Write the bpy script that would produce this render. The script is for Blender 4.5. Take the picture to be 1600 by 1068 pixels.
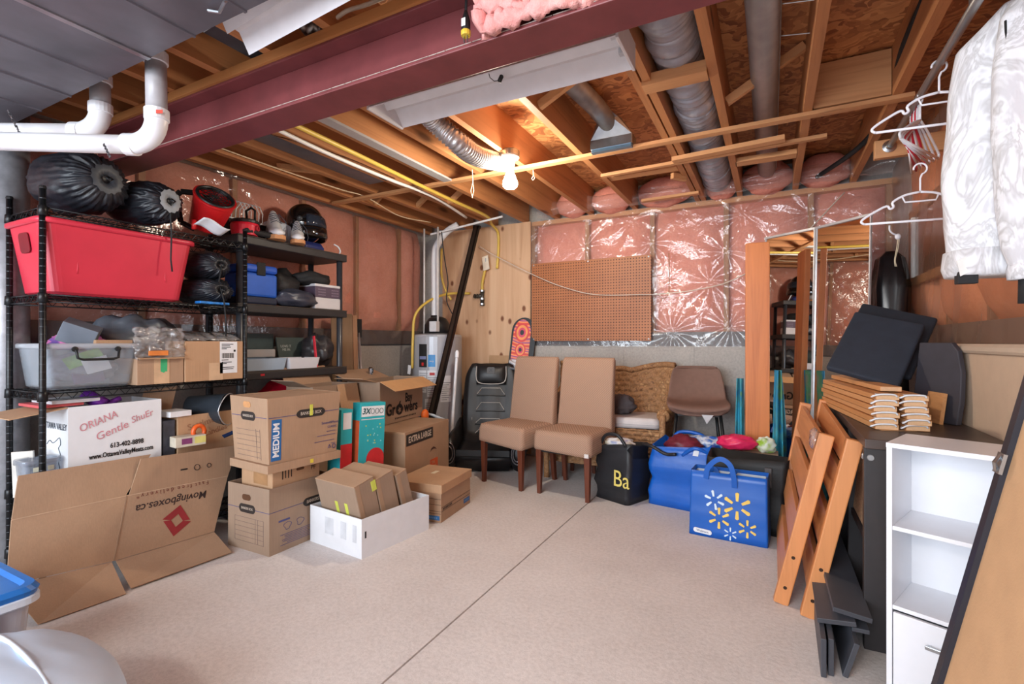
import bpy, math, random
from mathutils import Vector, Matrix, Euler, noise
S = bpy.context.scene
for o in list(bpy.data.objects): bpy.data.objects.remove(o)
COL = S.collection
rnd = random.Random(11)
PI = math.pi

# ---------------------------------------------------------------- camera, world, lights, exposure
cam = bpy.data.cameras.new('camera'); camo = bpy.data.objects.new('camera', cam); COL.objects.link(camo)
camo.location = (0, 0, 1.12); camo.rotation_euler = (math.radians(90), 0, math.radians(27.6))
cam.sensor_width = 36; cam.lens = 36*775/1600; cam.clip_start = .02
S.camera = camo
W = bpy.data.worlds.new('world'); S.world = W; W.use_nodes = True
bg = W.node_tree.nodes['Background']; bg.inputs[0].default_value = (.74, .86, 1, 1); bg.inputs[1].default_value = 1.6
def area(name, loc, rot, sx, sy, power, col):
    l = bpy.data.lights.new(name, 'AREA'); l.shape = 'RECTANGLE'; l.size = sx; l.size_y = sy; l.energy = power; l.color = col
    o = bpy.data.objects.new(name, l); COL.objects.link(o); o.location = loc; o.rotation_euler = rot; return o
area('assumed_rear_daylight', (-1.6, -2.2, 1.5), (math.radians(88), 0, math.radians(-6)), 3.4, 1.6, 150, (.84, .92, 1))  # assumed cool daylight from behind the camera, added unseen; no window is modelled
area('rear_fill_light', (-.9, -1.3, 2.2), (math.radians(62), 0, 0), 1.2, .5, 60, (1, .95, .88))  # unseen warm fill light, added behind the camera to brighten the right wall
BULB_STRENGTH = 390
S.view_settings.view_transform = 'Standard'; S.view_settings.look = 'None'
S.view_settings.exposure = 0.27; S.view_settings.gamma = 1; S.view_settings.use_curve_mapping = False

# ---------------------------------------------------------------- materials
def lin(c):
    f = lambda v: v/12.92 if v <= .04045 else ((v+.055)/1.055)**2.4
    return tuple(f(v/255) for v in c) + (1,)
class NT:
    def __init__(s, name):
        s.m = bpy.data.materials.new(name); s.m.use_nodes = True; s.t = s.m.node_tree; s.n = s.t.nodes
        s.p = s.n['Principled BSDF']; s.out = s.n['Material Output']
        s.co = s.n.new('ShaderNodeTexCoord')
    def new(s, typ, **kw):
        n = s.n.new('ShaderNode'+typ)
        for k, v in kw.items(): setattr(n, k, v)
        return n
    def link(s, a, b): s.t.links.new(a, b)
    def mapping(s, scale, coord='Object'):
        m = s.new('Mapping'); m.inputs['Scale'].default_value = scale; s.link(s.co.outputs[coord], m.inputs[0]); return m.outputs[0]
    def noise(s, vec, scale, detail=3, rough=.55, dist=0):
        n = s.new('TexNoise'); s.link(vec, n.inputs['Vector']); n.inputs['Scale'].default_value = scale
        n.inputs['Detail'].default_value = detail; n.inputs['Roughness'].default_value = rough; n.inputs['Distortion'].default_value = dist
        return n.outputs['Fac']
    def ramp(s, fac, stops):
        r = s.new('ValToRGB'); s.link(fac, r.inputs[0]); e = r.color_ramp.elements
        while len(e) < len(stops): e.new(.5)
        for i, (p, c) in enumerate(stops): e[i].position = p; e[i].color = c
        return r.outputs[0]
    def mix(s, fac, a, b, mode='MIX'):
        m = s.new('Mix', data_type='RGBA', blend_type=mode)
        for sock, v in ((m.inputs[0], fac), (m.inputs[6], a), (m.inputs[7], b)):
            if hasattr(v, 'is_linked'): s.link(v, sock)
            else: sock.default_value = v
        return m.outputs[2]
    def bump(s, h, strength=.3, dist=.01):
        b = s.new('Bump'); b.inputs['Strength'].default_value = strength; b.inputs['Distance'].default_value = dist
        s.link(h, b.inputs['Height']); s.link(b.outputs[0], s.p.inputs['Normal']); return b.outputs[0]
    def col(s, v):
        if hasattr(v, 'is_linked'): s.link(v, s.p.inputs['Base Color'])
        else: s.p.inputs['Base Color'].default_value = v
    def set(s, rough=.6, metal=0, **kw):
        s.p.inputs['Roughness'].default_value = rough; s.p.inputs['Metallic'].default_value = metal
        for k, v in kw.items(): s.p.inputs[k].default_value = v
        return s.m
def sc(c, k): return (min(c[0]*k, 1), min(c[1]*k, 1), min(c[2]*k, 1), 1)
MC = {}
def plain(c, rough=.6, metal=0, var=.12, scale=14, bump=0, bscale=120, stretch=(1, 1, 1), **kw):
    key = ('p', c, rough, metal, var, scale, bump, bscale, stretch, tuple(kw.items()))
    if key in MC: return MC[key]
    t = NT('surface_%d' % len(MC)); L = lin(c)
    v = t.mapping(stretch)
    t.col(t.ramp(t.noise(v, scale), [(.3, sc(L, 1-var)), (.7, sc(L, 1+var))]))
    if bump: t.bump(t.noise(v, bscale, 2), bump, .004)
    MC[key] = t.set(rough, metal, **kw); return MC[key]
def wood(c1, c2, axis='Y', rough=.6, scale=1.0, knots=True):
    key = ('w', c1, c2, axis, rough, scale, knots)
    if key in MC: return MC[key]
    t = NT('wood_%d' % len(MC))
    st = {'X': (.35, 7, 7), 'Y': (7, .35, 7), 'Z': (7, 7, .35)}[axis]
    v = t.mapping(tuple(s*scale for s in st))
    g = t.noise(v, 3.2, 5, .6, .8)
    a = t.ramp(g, [(.28, lin(c2)), (.5, lin(c1)), (.72, sc(lin(c1), 1.13))])
    b = t.noise(t.mapping((1, 1, 1)), 1.1, 2)
    a = t.mix(.35, a, t.ramp(b, [(.3, sc(lin(c2), 1.0)), (.7, sc(lin(c1), 1.1))]))
    if knots:
        vo = t.new('TexVoronoi'); t.link(t.mapping({'X': (1.1, 4, 4), 'Y': (4, 1.1, 4), 'Z': (4, 4, 1.1)}[axis]), vo.inputs['Vector']); vo.inputs['Scale'].default_value = 1.1
        a = t.mix(t.ramp(vo.outputs['Distance'], [(.05, (1, 1, 1, 1)), (.13, (0, 0, 0, 1))]), a, sc(lin(c2), .45))
    t.col(a); t.bump(g, .15, .003)
    MC[key] = t.set(rough); return MC[key]
def cardboard(c=(172, 140, 113)):
    key = ('c', c)
    if key in MC: return MC[key]
    t = NT('cardboard_%d' % len(MC)); L = lin(c)
    a = t.ramp(t.noise(t.mapping((1, 1, 1)), 5, 4), [(.3, sc(L, .88)), (.7, sc(L, 1.1))])
    f = t.noise(t.mapping((260, 260, 6)), 1, 2)
    a = t.mix(.25, a, t.ramp(f, [(.35, sc(L, .8)), (.65, sc(L, 1.15))]))
    t.col(a); t.bump(f, .08, .002)
    MC[key] = t.set(.8); return MC[key]
def clear(tint=(1, 1, 1), haze=.06, hcol=(230, 230, 232), rough=.08, ior=1.5, bumpy=0, k=1.0):
    """thin clear plastic: transparent sheet with a surface reflection and a little haze"""
    key = ('clear', tint, haze, hcol, rough, ior, bumpy, k)
    if key in MC: return MC[key]
    t = NT('clear_plastic_%d' % len(MC))
    tr = t.new('BsdfTransparent'); tr.inputs[0].default_value = tint + (1,)
    df = t.new('BsdfDiffuse'); df.inputs[0].default_value = lin(hcol)
    gl = t.new('BsdfGlossy'); gl.inputs['Roughness'].default_value = rough
    fr = t.new('Fresnel'); ge = t.new('NewGeometry'); ma = t.new('Math', operation='MULTIPLY_ADD'); t.link(ge.outputs['Backfacing'], ma.inputs[0]); ma.inputs[1].default_value = 1/ior-ior; ma.inputs[2].default_value = ior; t.link(ma.outputs[0], fr.inputs[0])   # same reflectance from both sides of the sheet
    if bumpy:
        b = t.new('Bump'); b.inputs['Strength'].default_value = bumpy; b.inputs['Distance'].default_value = .02
        t.link(t.noise(t.mapping((1, 1, 1)), 9, 3, .6, 1.5), b.inputs['Height'])
        for n in (gl, fr): t.link(b.outputs[0], n.inputs['Normal'])
    m1 = t.new('MixShader'); m1.inputs[0].default_value = haze; t.link(tr.outputs[0], m1.inputs[1]); t.link(df.outputs[0], m1.inputs[2])
    mm = t.new('Math', operation='MULTIPLY'); mm.inputs[1].default_value = k; mm.use_clamp = True; t.link(fr.outputs[0], mm.inputs[0])
    m2 = t.new('MixShader'); t.link(mm.outputs[0], m2.inputs[0]); t.link(m1.outputs[0], m2.inputs[1]); t.link(gl.outputs[0], m2.inputs[2])
    t.link(m2.outputs[0], t.out.inputs[0]); MC[key] = t.m; return t.m
def emit(c, strength):
    t = NT('glowing'); t.p.inputs['Emission Color'].default_value = lin(c); t.p.inputs['Emission Strength'].default_value = strength; return t.m
def m_concrete(c, c2, sc_=3, wall=False):
    t = NT('concrete'); v = t.mapping((1, 1, 1))
    a = t.ramp(t.noise(v, sc_, 6, .6), [(.3, lin(c2)), (.65, lin(c))])
    b = t.noise(v, 55, 4, .7)
    a = t.mix(.35, a, t.ramp(b, [(.35, sc(lin(c2), .82)), (.6, sc(lin(c), 1.08))]))
    sp = t.noise(v, 240, 2, .5)
    a = t.mix(.2, a, t.ramp(sp, [(.4, sc(lin(c), .7)), (.55, lin(c))]))
    t.col(a); t.bump(b, .35, .004); return t.set(.82)
def m_osb():
    t = NT('osb'); d = t.new('TexNoise'); t.link(t.mapping((1, 1, 1)), d.inputs['Vector']); d.inputs['Scale'].default_value = 6
    mp = t.mapping((9, 22, 9)); ad = t.new('VectorMath', operation='MULTIPLY_ADD'); t.link(d.outputs['Color'], ad.inputs[0]); ad.inputs[1].default_value = (6, 10, 6); t.link(mp, ad.inputs[2])
    vo = t.new('TexVoronoi'); t.link(ad.outputs[0], vo.inputs['Vector']); vo.inputs['Scale'].default_value = 1.4
    sp = t.new('SeparateColor'); t.link(vo.outputs['Color'], sp.inputs[0])
    a = t.ramp(sp.outputs[0], [(0, lin((140, 84, 50))), (.4, lin((188, 124, 76))), (.75, lin((214, 152, 98))), (1, lin((168, 106, 62)))])
    t.col(a); t.bump(sp.outputs[0], .3, .004); return t.set(.6)
def m_plywood():
    t = NT('plywood'); v = t.mapping((7, 7, .5)); g = t.noise(v, 1.2, 5, .6, 1.2)
    a = t.ramp(g, [(.25, lin((186, 142, 108))), (.5, lin((206, 166, 132))), (.75, lin((218, 182, 148)))])
    vo = t.new('TexVoronoi'); t.link(t.mapping((3.6, 3.6, 2.4)), vo.inputs['Vector']); vo.inputs['Scale'].default_value = 1.9
    a = t.mix(t.ramp(vo.outputs['Distance'], [(.09, (1, 1, 1, 1)), (.17, (0, 0, 0, 1))]), a, lin((120, 72, 46)))
    t.col(a); return t.set(.65)
def m_pegboard():
    t = NT('pegboard'); v = t.mapping((1, 1, 1)); fr = t.new('VectorMath', operation='FRACTION')
    ml = t.new('VectorMath', operation='SCALE'); ml.inputs['Scale'].default_value = 1/.0254; t.link(v, ml.inputs[0]); t.link(ml.outputs[0], fr.inputs[0])
    sb = t.new('VectorMath', operation='SUBTRACT'); t.link(fr.outputs[0], sb.inputs[0]); sb.inputs[1].default_value = (.5, .5, .5)
    mk = t.new('VectorMath', operation='MULTIPLY'); t.link(sb.outputs[0], mk.inputs[0]); mk.inputs[1].default_value = (1, 0, 1)
    ln = t.new('VectorMath', operation='LENGTH'); t.link(mk.outputs[0], ln.inputs[0])
    hole = t.ramp(ln.outputs['Value'], [(.17, (1, 1, 1, 1)), (.23, (0, 0, 0, 1))])
    base = t.ramp(t.noise(v, 3, 3), [(.3, lin((158, 96, 56))), (.7, lin((176, 110, 66)))])
    t.col(t.mix(hole, base, lin((56, 28, 14)))); inv = t.new('Math', operation='SUBTRACT'); inv.inputs[0].default_value = 1; t.link(hole, inv.inputs[1]); t.bump(inv.outputs[0], .6, .003)
    return t.set(.5)
def m_insul(c1, c2):
    t = NT('fibreglass'); v = t.mapping((1, 1, 1))
    a = t.ramp(t.noise(v, 4, 5, .65), [(.28, lin(c2)), (.68, lin(c1))])
    f = t.noise(t.mapping((1, 1, 1)), 60, 4, .7); a = t.mix(.3, a, t.ramp(f, [(.3, sc(lin(c2), .85)), (.7, sc(lin(c1), 1.1))]))
    t.col(a); t.bump(f, .5, .01); return t.set(.95)
def m_stripes(c1, c2, vec=(0, 0, 1), scale=60, rough=.8):
    t = NT('woven'); v = t.mapping((1, 1, 1)); dt = t.new('VectorMath', operation='DOT_PRODUCT'); t.link(v, dt.inputs[0]); dt.inputs[1].default_value = vec
    ml = t.new('Math', operation='MULTIPLY'); ml.inputs[1].default_value = scale*2*PI; t.link(dt.outputs['Value'], ml.inputs[0])
    sn = t.new('Math', operation='SINE'); t.link(ml.outputs[0], sn.inputs[0]); ma = t.new('Math', operation='MULTIPLY_ADD'); ma.inputs[1].default_value = .5; ma.inputs[2].default_value = .5; t.link(sn.outputs[0], ma.inputs[0])
    t.col(t.ramp(ma.outputs[0], [(.2, lin(c2)), (.8, lin(c1))])); t.bump(ma.outputs[0], .25, .003); return t.set(rough)
def m_swirl(cols, scale=9, dist=6, rough=.35):
    t = NT('printed_swirl'); w = t.new('TexWave', wave_type='RINGS'); t.link(t.mapping((1, 1, 1)), w.inputs['Vector']); w.inputs['Scale'].default_value = scale; w.inputs['Distortion'].default_value = dist; w.inputs['Detail'].default_value = 1
    t.col(t.ramp(w.outputs['Fac'], [(i/(len(cols)-1), lin(c)) for i, c in enumerate(cols)])); return t.set(rough)
def m_patches(cols, scale=8, rough=.8):
    t = NT('patterned_cloth'); vo = t.new('TexNoise'); t.link(t.mapping((1, 1, 1)), vo.inputs['Vector']); vo.inputs['Scale'].default_value = scale; vo.inputs['Detail'].default_value = 2
    r = t.new('ValToRGB'); r.color_ramp.interpolation = 'EASE'; t.link(vo.outputs['Fac'], r.inputs[0]); e = r.color_ramp.elements
    while len(e) < len(cols): e.new(.5)
    for i, c in enumerate(cols): e[i].position = .3+.4*i/(len(cols)-1); e[i].color = lin(c)
    t.col(r.outputs[0]); return t.set(rough)

CARD = cardboard(); CARD2 = cardboard((188, 150, 116)); CARDG = cardboard((156, 132, 112)); CARDIN = cardboard((206, 160, 112))
WHITEBOX = plain((226, 229, 234), .6, var=.03); BLACK = plain((22, 23, 26), .45); BLACKMAT = plain((26, 27, 30), .75, bump=.2)
INK = plain((52, 42, 38), .7); INKBLUE = plain((74, 74, 122), .7); INKBLACK = plain((22, 22, 24), .7); PAPER = plain((232, 234, 238), .7, var=.03)
STEEL = plain((176, 180, 184), .32, 1, var=.12, scale=20); STEELD = plain((150, 150, 152), .4, .5, var=.2, scale=14)
GALV = plain((170, 172, 178), .45, .5, var=.22, scale=16); PVC = plain((222, 222, 226), .35, var=.03)
JOIST = wood((186, 126, 80), (146, 92, 54), 'Y'); STRAP = wood((206, 152, 104), (170, 114, 72), 'X'); STUD = wood((168, 122, 88), (130, 92, 64), 'Z')
PINE = wood((212, 142, 88), (180, 108, 60), 'Z', .42); PINEY = wood((210, 140, 88), (178, 106, 60), 'Y', .42)

# ---------------------------------------------------------------- mesh building
WM = {}
def link(o, parent=None):
    COL.objects.link(o)
    if parent is not None: o.parent = parent
    return o
def loc_matrix(loc, rot): return Matrix.Translation(Vector(loc)) @ Euler(rot).to_matrix().to_4x4()
def thing(name, label, cat, loc=(0, 0, 0), rot=(0, 0, 0), group=None):
    o = bpy.data.objects.new(name, None); o.empty_display_size = .05; link(o)
    o.location = loc; o.rotation_euler = rot; WM[o.name] = loc_matrix(loc, rot)
    tag(o, label, cat, group); return o
def tag(o, label=None, cat=None, group=None, kind=None):
    if label: o['label'] = label
    if cat: o['category'] = cat
    if group: o['group'] = group
    if kind: o['kind'] = kind
    return o
def wm(o):
    m = Matrix.Identity(4)
    while o is not None:
        m = loc_matrix(o.location, o.rotation_euler) @ m; o = o.parent
    return m
class MB:
    def __init__(s): s.v = []; s.f = []; s.m = Matrix.Identity(4)
    def frame(s, m): s.m = m; return s
    def add(s, vs, fs):
        b = len(s.v); s.v += [s.m @ Vector(v) for v in vs]; s.f += [tuple(i+b for i in f) for f in fs]; return s
    def box(s, a, b):
        x0, y0, z0 = a; x1, y1, z1 = b
        x0, x1 = min(x0, x1), max(x0, x1); y0, y1 = min(y0, y1), max(y0, y1); z0, z1 = min(z0, z1), max(z0, z1)
        return s.add([(x0,y0,z0),(x1,y0,z0),(x1,y1,z0),(x0,y1,z0),(x0,y0,z1),(x1,y0,z1),(x1,y1,z1),(x0,y1,z1)],
                     [(0,3,2,1),(4,5,6,7),(0,1,5,4),(1,2,6,5),(2,3,7,6),(3,0,4,7)])
    def hexa(s, p): return s.add(p, [(0,3,2,1),(4,5,6,7),(0,1,5,4),(1,2,6,5),(2,3,7,6),(3,0,4,7)])
    def bar(s, p, q, w, h, up=(0, 0, 1)):
        p, q = Vector(p), Vector(q); d = (q-p).normalized(); r = d.cross(Vector(up)).normalized(); u = r.cross(d)
        r = r*w/2; u = u*h/2
        return s.hexa([p-r-u, p+r-u, q+r-u, q-r-u, p-r+u, p+r+u, q+r+u, q-r+u])
    def slab(s, o, a, b, t):
        """plate from corner o along edge vectors a and b, thickness t behind"""
        o, a, b = Vector(o), Vector(a), Vector(b); n = a.cross(b).normalized()*-t
        return s.hexa([o+n, o+a+n, o+a+b+n, o+b+n, o, o+a, o+a+b, o+b])
    def rings(s, R, cap=True, closed=True):
        n = len(R[0]); vs = [p for r in R for p in r]; fs = []
        for i in range(len(R)-1):
            for j in range(n if closed else n-1):
                k = (j+1) % n; fs.append((i*n+j, i*n+k, (i+1)*n+k, (i+1)*n+j))
        if cap and closed:
            fs.append(tuple(range(n-1, -1, -1))); fs.append(tuple((len(R)-1)*n+j for j in range(n)))
        return s.add(vs, fs)
    def tube(s, pts, r, n=8, cap=True, closed=False):
        pts = [Vector(p) for p in pts]; N = len(pts); R = []; ref = None
        for i, p in enumerate(pts):
            a = pts[i-1] if (i > 0 or closed) else p; b = pts[(i+1) % N] if (i < N-1 or closed) else p
            d = (b-a).normalized()
            if ref is None: ref = d.orthogonal().normalized()
            ref = (ref - d*ref.dot(d)); ref = ref.normalized() if ref.length > 1e-6 else d.orthogonal().normalized()
            w = d.cross(ref); rr = r[i] if isinstance(r, (list, tuple)) else r
            R.append([p+(ref*math.cos(2*PI*j/n)+w*math.sin(2*PI*j/n))*rr for j in range(n)])
        if closed: R.append(R[0]); cap = False
        return s.rings(R, cap)
    def lathe(s, prof, n=24, o=(0, 0, 0), axis=(0, 0, 1), cap=True, fn=None):
        ax = Vector(axis).normalized(); u = ax.orthogonal().normalized(); w = ax.cross(u); o = Vector(o); R = []
        for r, z in prof:
            R.append([o+ax*z+(u*math.cos(2*PI*j/n)+w*math.sin(2*PI*j/n))*(r*(fn(2*PI*j/n, z) if fn else 1)) for j in range(n)])
        return s.rings(R, cap)
    def grid(s, nu, nv, fn):
        vs = [fn(i/nu, j/nv) for j in range(nv+1) for i in range(nu+1)]
        return s.add(vs, [(j*(nu+1)+i, j*(nu+1)+i+1, (j+1)*(nu+1)+i+1, (j+1)*(nu+1)+i) for j in range(nv) for i in range(nu)])
    def prism(s, poly, o, ax, ay, depth):
        """2-D outline in the plane (o, ax, ay), extruded by the vector depth"""
        o, ax, ay, dv = Vector(o), Vector(ax), Vector(ay), Vector(depth); n = len(poly)
        a = [o+ax*x+ay*y for x, y in poly]; vs = a+[p+dv for p in a]
        return s.add(vs, [tuple(range(n-1, -1, -1)), tuple(range(n, 2*n))]+[(i, (i+1) % n, n+(i+1) % n, n+i) for i in range(n)])
    def ball(s, c, r, n=16, m=10, fn=None):
        c = Vector(c); r = r if isinstance(r, (list, tuple)) else (r, r, r); R = []
        for i in range(m+1):
            th = PI*max(.02, min(.98, i/m)); R.append([])
            for j in range(n):
                d = Vector((math.sin(th)*math.cos(2*PI*j/n), math.sin(th)*math.sin(2*PI*j/n), -math.cos(th)))
                k = fn(d) if fn else 1
                R[-1].append(c+Vector((d.x*r[0], d.y*r[1], d.z*r[2]))*k)
        return s.rings(R)
    def build(s, name, mat, parent=None, bevel=0, smooth=False, sub=0, solid=0, world=False, seg=2):
        me = bpy.data.meshes.new(name); vs = s.v
        if world and parent is not None:
            inv = wm(parent).inverted(); vs = [inv @ v for v in vs]
        me.from_pydata([tuple(v) for v in vs], [], s.f); me.materials.append(mat); me.update()
        if smooth: me.polygons.foreach_set('use_smooth', [True]*len(me.polygons))
        o = bpy.data.objects.new(name, me); link(o, parent)
        if solid: m = o.modifiers.new('solid', 'SOLIDIFY'); m.thickness = solid; m.offset = 0
        if bevel: m = o.modifiers.new('bevel', 'BEVEL'); m.width = bevel; m.segments = seg; m.limit_method = 'ANGLE'; m.angle_limit = .6
        if sub: m = o.modifiers.new('sub', 'SUBSURF'); m.levels = sub; m.render_levels = sub
        return o
def rr(w, d, r, n=5, cx=0, cy=0, z=0):
    """rounded rectangle ring"""
    r = min(r, w/2-1e-4, d/2-1e-4); out = []
    for k, (sx, sy) in enumerate(((1, 1), (-1, 1), (-1, -1), (1, -1))):
        for i in range(n+1):
            a = PI/2*k+PI/2*i/n; out.append(Vector((cx+sx*(w/2-r)+r*math.cos(a), cy+sy*(d/2-r)+r*math.sin(a), z)))
    return out
def bez(pts, n=12):
    """smooth path through points"""
    P = [Vector(p) for p in pts]; P = [2*P[0]-P[1]]+P+[2*P[-1]-P[-2]]; out = []
    for i in range(1, len(P)-2):
        for k in range(n):
            t = k/n; a, b, c, d = P[i-1:i+3]
            out.append(.5*((2*b)+(c-a)*t+(2*a-5*b+4*c-d)*t*t+(3*b-a-3*c+d)*t**3))
    return out+[P[-2]]
TC = {}
def text(s, size, o, right, up, mat, parent, name='printed_text', sx=1.0, shear=0, align='CENTER', ext=.0003, world=False, bold=0):
    cu = bpy.data.curves.new('t', 'FONT'); cu.body = s; cu.size = size; cu.align_x = align; cu.align_y = 'CENTER'; cu.extrude = ext; cu.shear = shear; cu.offset = bold*size; cu.resolution_u = 3
    to = bpy.data.objects.new('t', cu); me = bpy.data.meshes.new_from_object(to); bpy.data.objects.remove(to)
    r, u = Vector(right).normalized(), Vector(up).normalized(); n = r.cross(u).normalized(); o = Vector(o)
    M = Matrix(((r.x*sx, u.x, n.x, o.x), (r.y*sx, u.y, n.y, o.y), (r.z*sx, u.z, n.z, o.z), (0, 0, 0, 1)))
    if world: M = wm(parent).inverted() @ M
    me.transform(M); me.materials.clear(); me.materials.append(mat); me.name = name
    return link(bpy.data.objects.new(name, me), parent)
def patch(o, right, up, w, h, mat, parent, name='printed_panel', t=.0006, world=False, poly=None):
    r, u = Vector(right).normalized(), Vector(up).normalized(); n = r.cross(u)
    poly = poly or [(-w/2, -h/2), (w/2, -h/2), (w/2, h/2), (-w/2, h/2)]
    return MB().prism(poly, Vector(o), r, u, n*t).build(name, mat, parent, world=world)
def struct(o): o['kind'] = 'structure'; return o
def dup(root, loc=None, rot=None, label=None, name=None):
    r = root.copy(); COL.objects.link(r)
    if loc is not None: r.location = loc
    if rot is not None: r.rotation_euler = rot
    if label: r['label'] = label
    for ch in list(root.children):
        c2 = ch.copy(); COL.objects.link(c2); c2.parent = r
        for g in list(ch.children):
            d = g.copy(); COL.objects.link(d); d.parent = c2
    return r
def nz(x, y, z=0, s=1): return noise.noise(Vector((x*s, y*s, z*s)))
class Box:
    """carton with its nearest corner at C; x runs along the right-hand face, y along the left-hand face"""
    def __init__(s, name, label, C, ang, L, Wd, h, mat=None, z=0, open_=False, wall=.005, cat='box', tilt=(0, 0), group=None, inner=None):
        s.t = thing(name, label, cat, (C[0], C[1], z), (math.radians(tilt[0]), math.radians(tilt[1]), math.radians(ang)), group)
        s.L, s.W, s.h = L, Wd, h; mat = mat or CARD; s.mat = mat
        if not open_:
            s.body = MB().box((0, 0, 0), (L, Wd, h)).build('carton_body', mat, s.t, bevel=.003)
        else:
            w = wall; q = lambda i, z: [(i, i, z), (L-i, i, z), (L-i, Wd-i, z), (i, Wd-i, z)]
            s.body = MB().rings([q(0, 0), q(0, h), q(w, h), q(w, w)]).build('carton_body', mat, s.t)
    def R(s, x, z): return (x, -.0008, z)
    def Lf(s, x, z): return (-.0008, s.W-x, z)
    def textR(s, tx, size, x, z, mat=INK, **k): return text(tx, size, (x, -.0020, z), k.pop('right', (1, 0, 0)), k.pop('up', (0, 0, 1)), mat, s.t, **k)
    def textL(s, tx, size, x, z, mat=INK, **k): return text(tx, size, (-.0020, s.W-x, z), (0, -1, 0), (0, 0, 1), mat, s.t, **k)
    def patchR(s, x, z, w, h, mat, **k): return patch(s.R(x, z), (1, 0, 0), (0, 0, 1), w, h, mat, s.t, **k)
    def patchL(s, x, z, w, h, mat, **k): return patch(s.Lf(x, z), (0, -1, 0), (0, 0, 1), w, h, mat, s.t, **k)
    def flap(s, side, x0, x1, ln, ang, mat=None, z=None):
        """flap hinged on the top edge; ang 0 = level outward, 90 = straight up, -80 = hanging"""
        z = s.h if z is None else z; a = math.radians(ang); ca, sa = math.cos(a)*ln, math.sin(a)*ln
        o, e, b = {'R': ((x0, 0, z), (x1-x0, 0, 0), (0, -ca, sa)), 'B': ((x0, s.W, z), (x1-x0, 0, 0), (0, ca, sa)),
                   'L': ((0, x0, z), (0, x1-x0, 0), (-ca, 0, sa)), 'F': ((s.L, x0, z), (0, x1-x0, 0), (ca, 0, sa))}[side]
        return MB().slab(o, e, b, .004).build('flap', mat or s.mat, s.t)
def ellipse(w, h, n=28, flat=1.0): return [(w/2*math.cos(2*PI*i/n), h/2*math.sin(2*PI*i/n)*flat) for i in range(n)]

# ================================================================ THE ROOM
XL, XR, YB, YF, ZJ, ZC = -3.4, .80, 4.42, -2.6, 2.30, 2.54
FLOOR_M = m_concrete((224, 217, 214), (196, 187, 183), 1.7)
CONC = m_concrete((188, 182, 176), (150, 146, 144), 1.6)
# floor slab with the tooled control joint
g = .004; pf = [(XL-.3, 0), (-1.131-g, 0), (-1.131-g*.4, -.018), (-1.131+g*.4, -.018), (-1.131+g, 0), (XR+.3, 0), (XR+.3, -.12), (XL-.3, -.12)]
floor = struct(MB().prism([(x, z) for x, z in pf], (0, YF, 0), (1, 0, 0), (0, 0, 1), (0, YB+.3-YF, 0)).build('floor', FLOOR_M))
BACKING = plain((96, 66, 52), .8); MEMB = plain((74, 74, 78), .45, var=.2)
PINK = m_insul((232, 160, 142), (206, 122, 106)); PINK2 = m_insul((228, 160, 142), (200, 128, 110)); PINK3 = m_insul((240, 186, 180), (216, 140, 136))
POLY = clear(haze=.10, rough=.06, bumpy=.5, k=1.9, hcol=(238, 226, 222)); POLY2 = clear(haze=.10, rough=.14, bumpy=.35, k=1.6, hcol=(226, 190, 176)); POLY3 = clear(haze=.14, rough=.3, k=.8, hcol=(226, 150, 106)); TANB = m_insul((226, 148, 104), (196, 116, 76))
wl = struct(MB().box((XL-.3, YF, 0), (XL, YB+.3, 1.10)).box((XL-.3, YF, 1.10), (XL-.11, YB+.3, ZC)).build('wall_left', CONC))
wb = struct(MB().box((XL, YB, 0), (XR, YB+.3, 1.10)).box((XL-.3, YB+.11, 1.10), (XR+.3, YB+.3, ZC)).build('wall_back', CONC))
wr = struct(MB().box((XR, YF, 0), (XR+.3, YB+.3, 1.10)).box((XR+.12, YF, 1.10), (XR+.3, YB+.3, ZC)).build('wall_right', CONC))
# concrete form seams on the back wall, tie strips
for x in (-1.78, -1.18, -.58, .02):
    MB().box((x-.003, YB-.004, 0), (x+.003, YB+.002, 1.09)).build('form_seam', CONC, wb)
def batt(parent, mat, p0, p1, axis, sgn, depth=.09, seed=0):
    """bulging glass-fibre batt between two studs; p = (along, z)"""
    (a0, z0), (a1, z1) = p0, p1; nu, nv = 8, 14
    def fn(u, v):
        a = a0+(a1-a0)*u; z = z0+(z1-z0)*v
        e = min(1, 5*min(u, 1-u)+.12)*min(1, 9*min(v, 1-v)+.15)
        d = depth*e+.022*nz(a*5+seed, z*4, seed)*e
        return {'X': (XL-.105+d*sgn, a, z), 'Y': (a, YB+.105-d, z), 'R': (XR+.115-d, a, z)}[axis]
    return MB().grid(nu, nv, fn).build('insulation_batt', mat, parent, smooth=True)
studsY = [4.06, 3.46, 2.86, 2.26, 1.66, 1.06, .46, -.14]
for i, y in enumerate(studsY):
    MB().box((XL-.109, y-.019, 1.11), (XL-.05, y+.019, ZJ)).build('stud', STUD, wl)
    batt(wl, PINK2, (y-.592, 1.2), (y-.008, ZJ+.02), 'X', 1, .112, i)
batt(wl, PINK2, (4.08, 1.2), (4.41, ZJ+.02), 'X', 1, .10, 20)
studsX = [-2.085, -1.53, -.93, -.33, .27, .76]
for i, x in enumerate(studsX):
    MB().box((x-.019, YB+.025, 1.11), (x+.019, YB+.109, ZJ)).build('stud', STUD, wb)
    if i: batt(wb, PINK, (studsX[i-1]+.012, 1.2), (x-.012, ZJ-.03), 'Y', 1, .10, 30+i)
MB().box((-2.09, YB+.004, ZJ-.04), (XR, YB+.109, ZJ)).build('top_plate', STRAP, wb)
for i in range(11):
    y = 4.2-i*.6
    MB().box((XR+.075, y-.019, 1.11), (XR+.118, y+.019, ZJ)).build('stud', STUD, wr)
    batt(wr, TANB, (y-.597, 1.2), (y-.003, ZJ+.1), 'R', 1, .112, 60+i)
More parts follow.
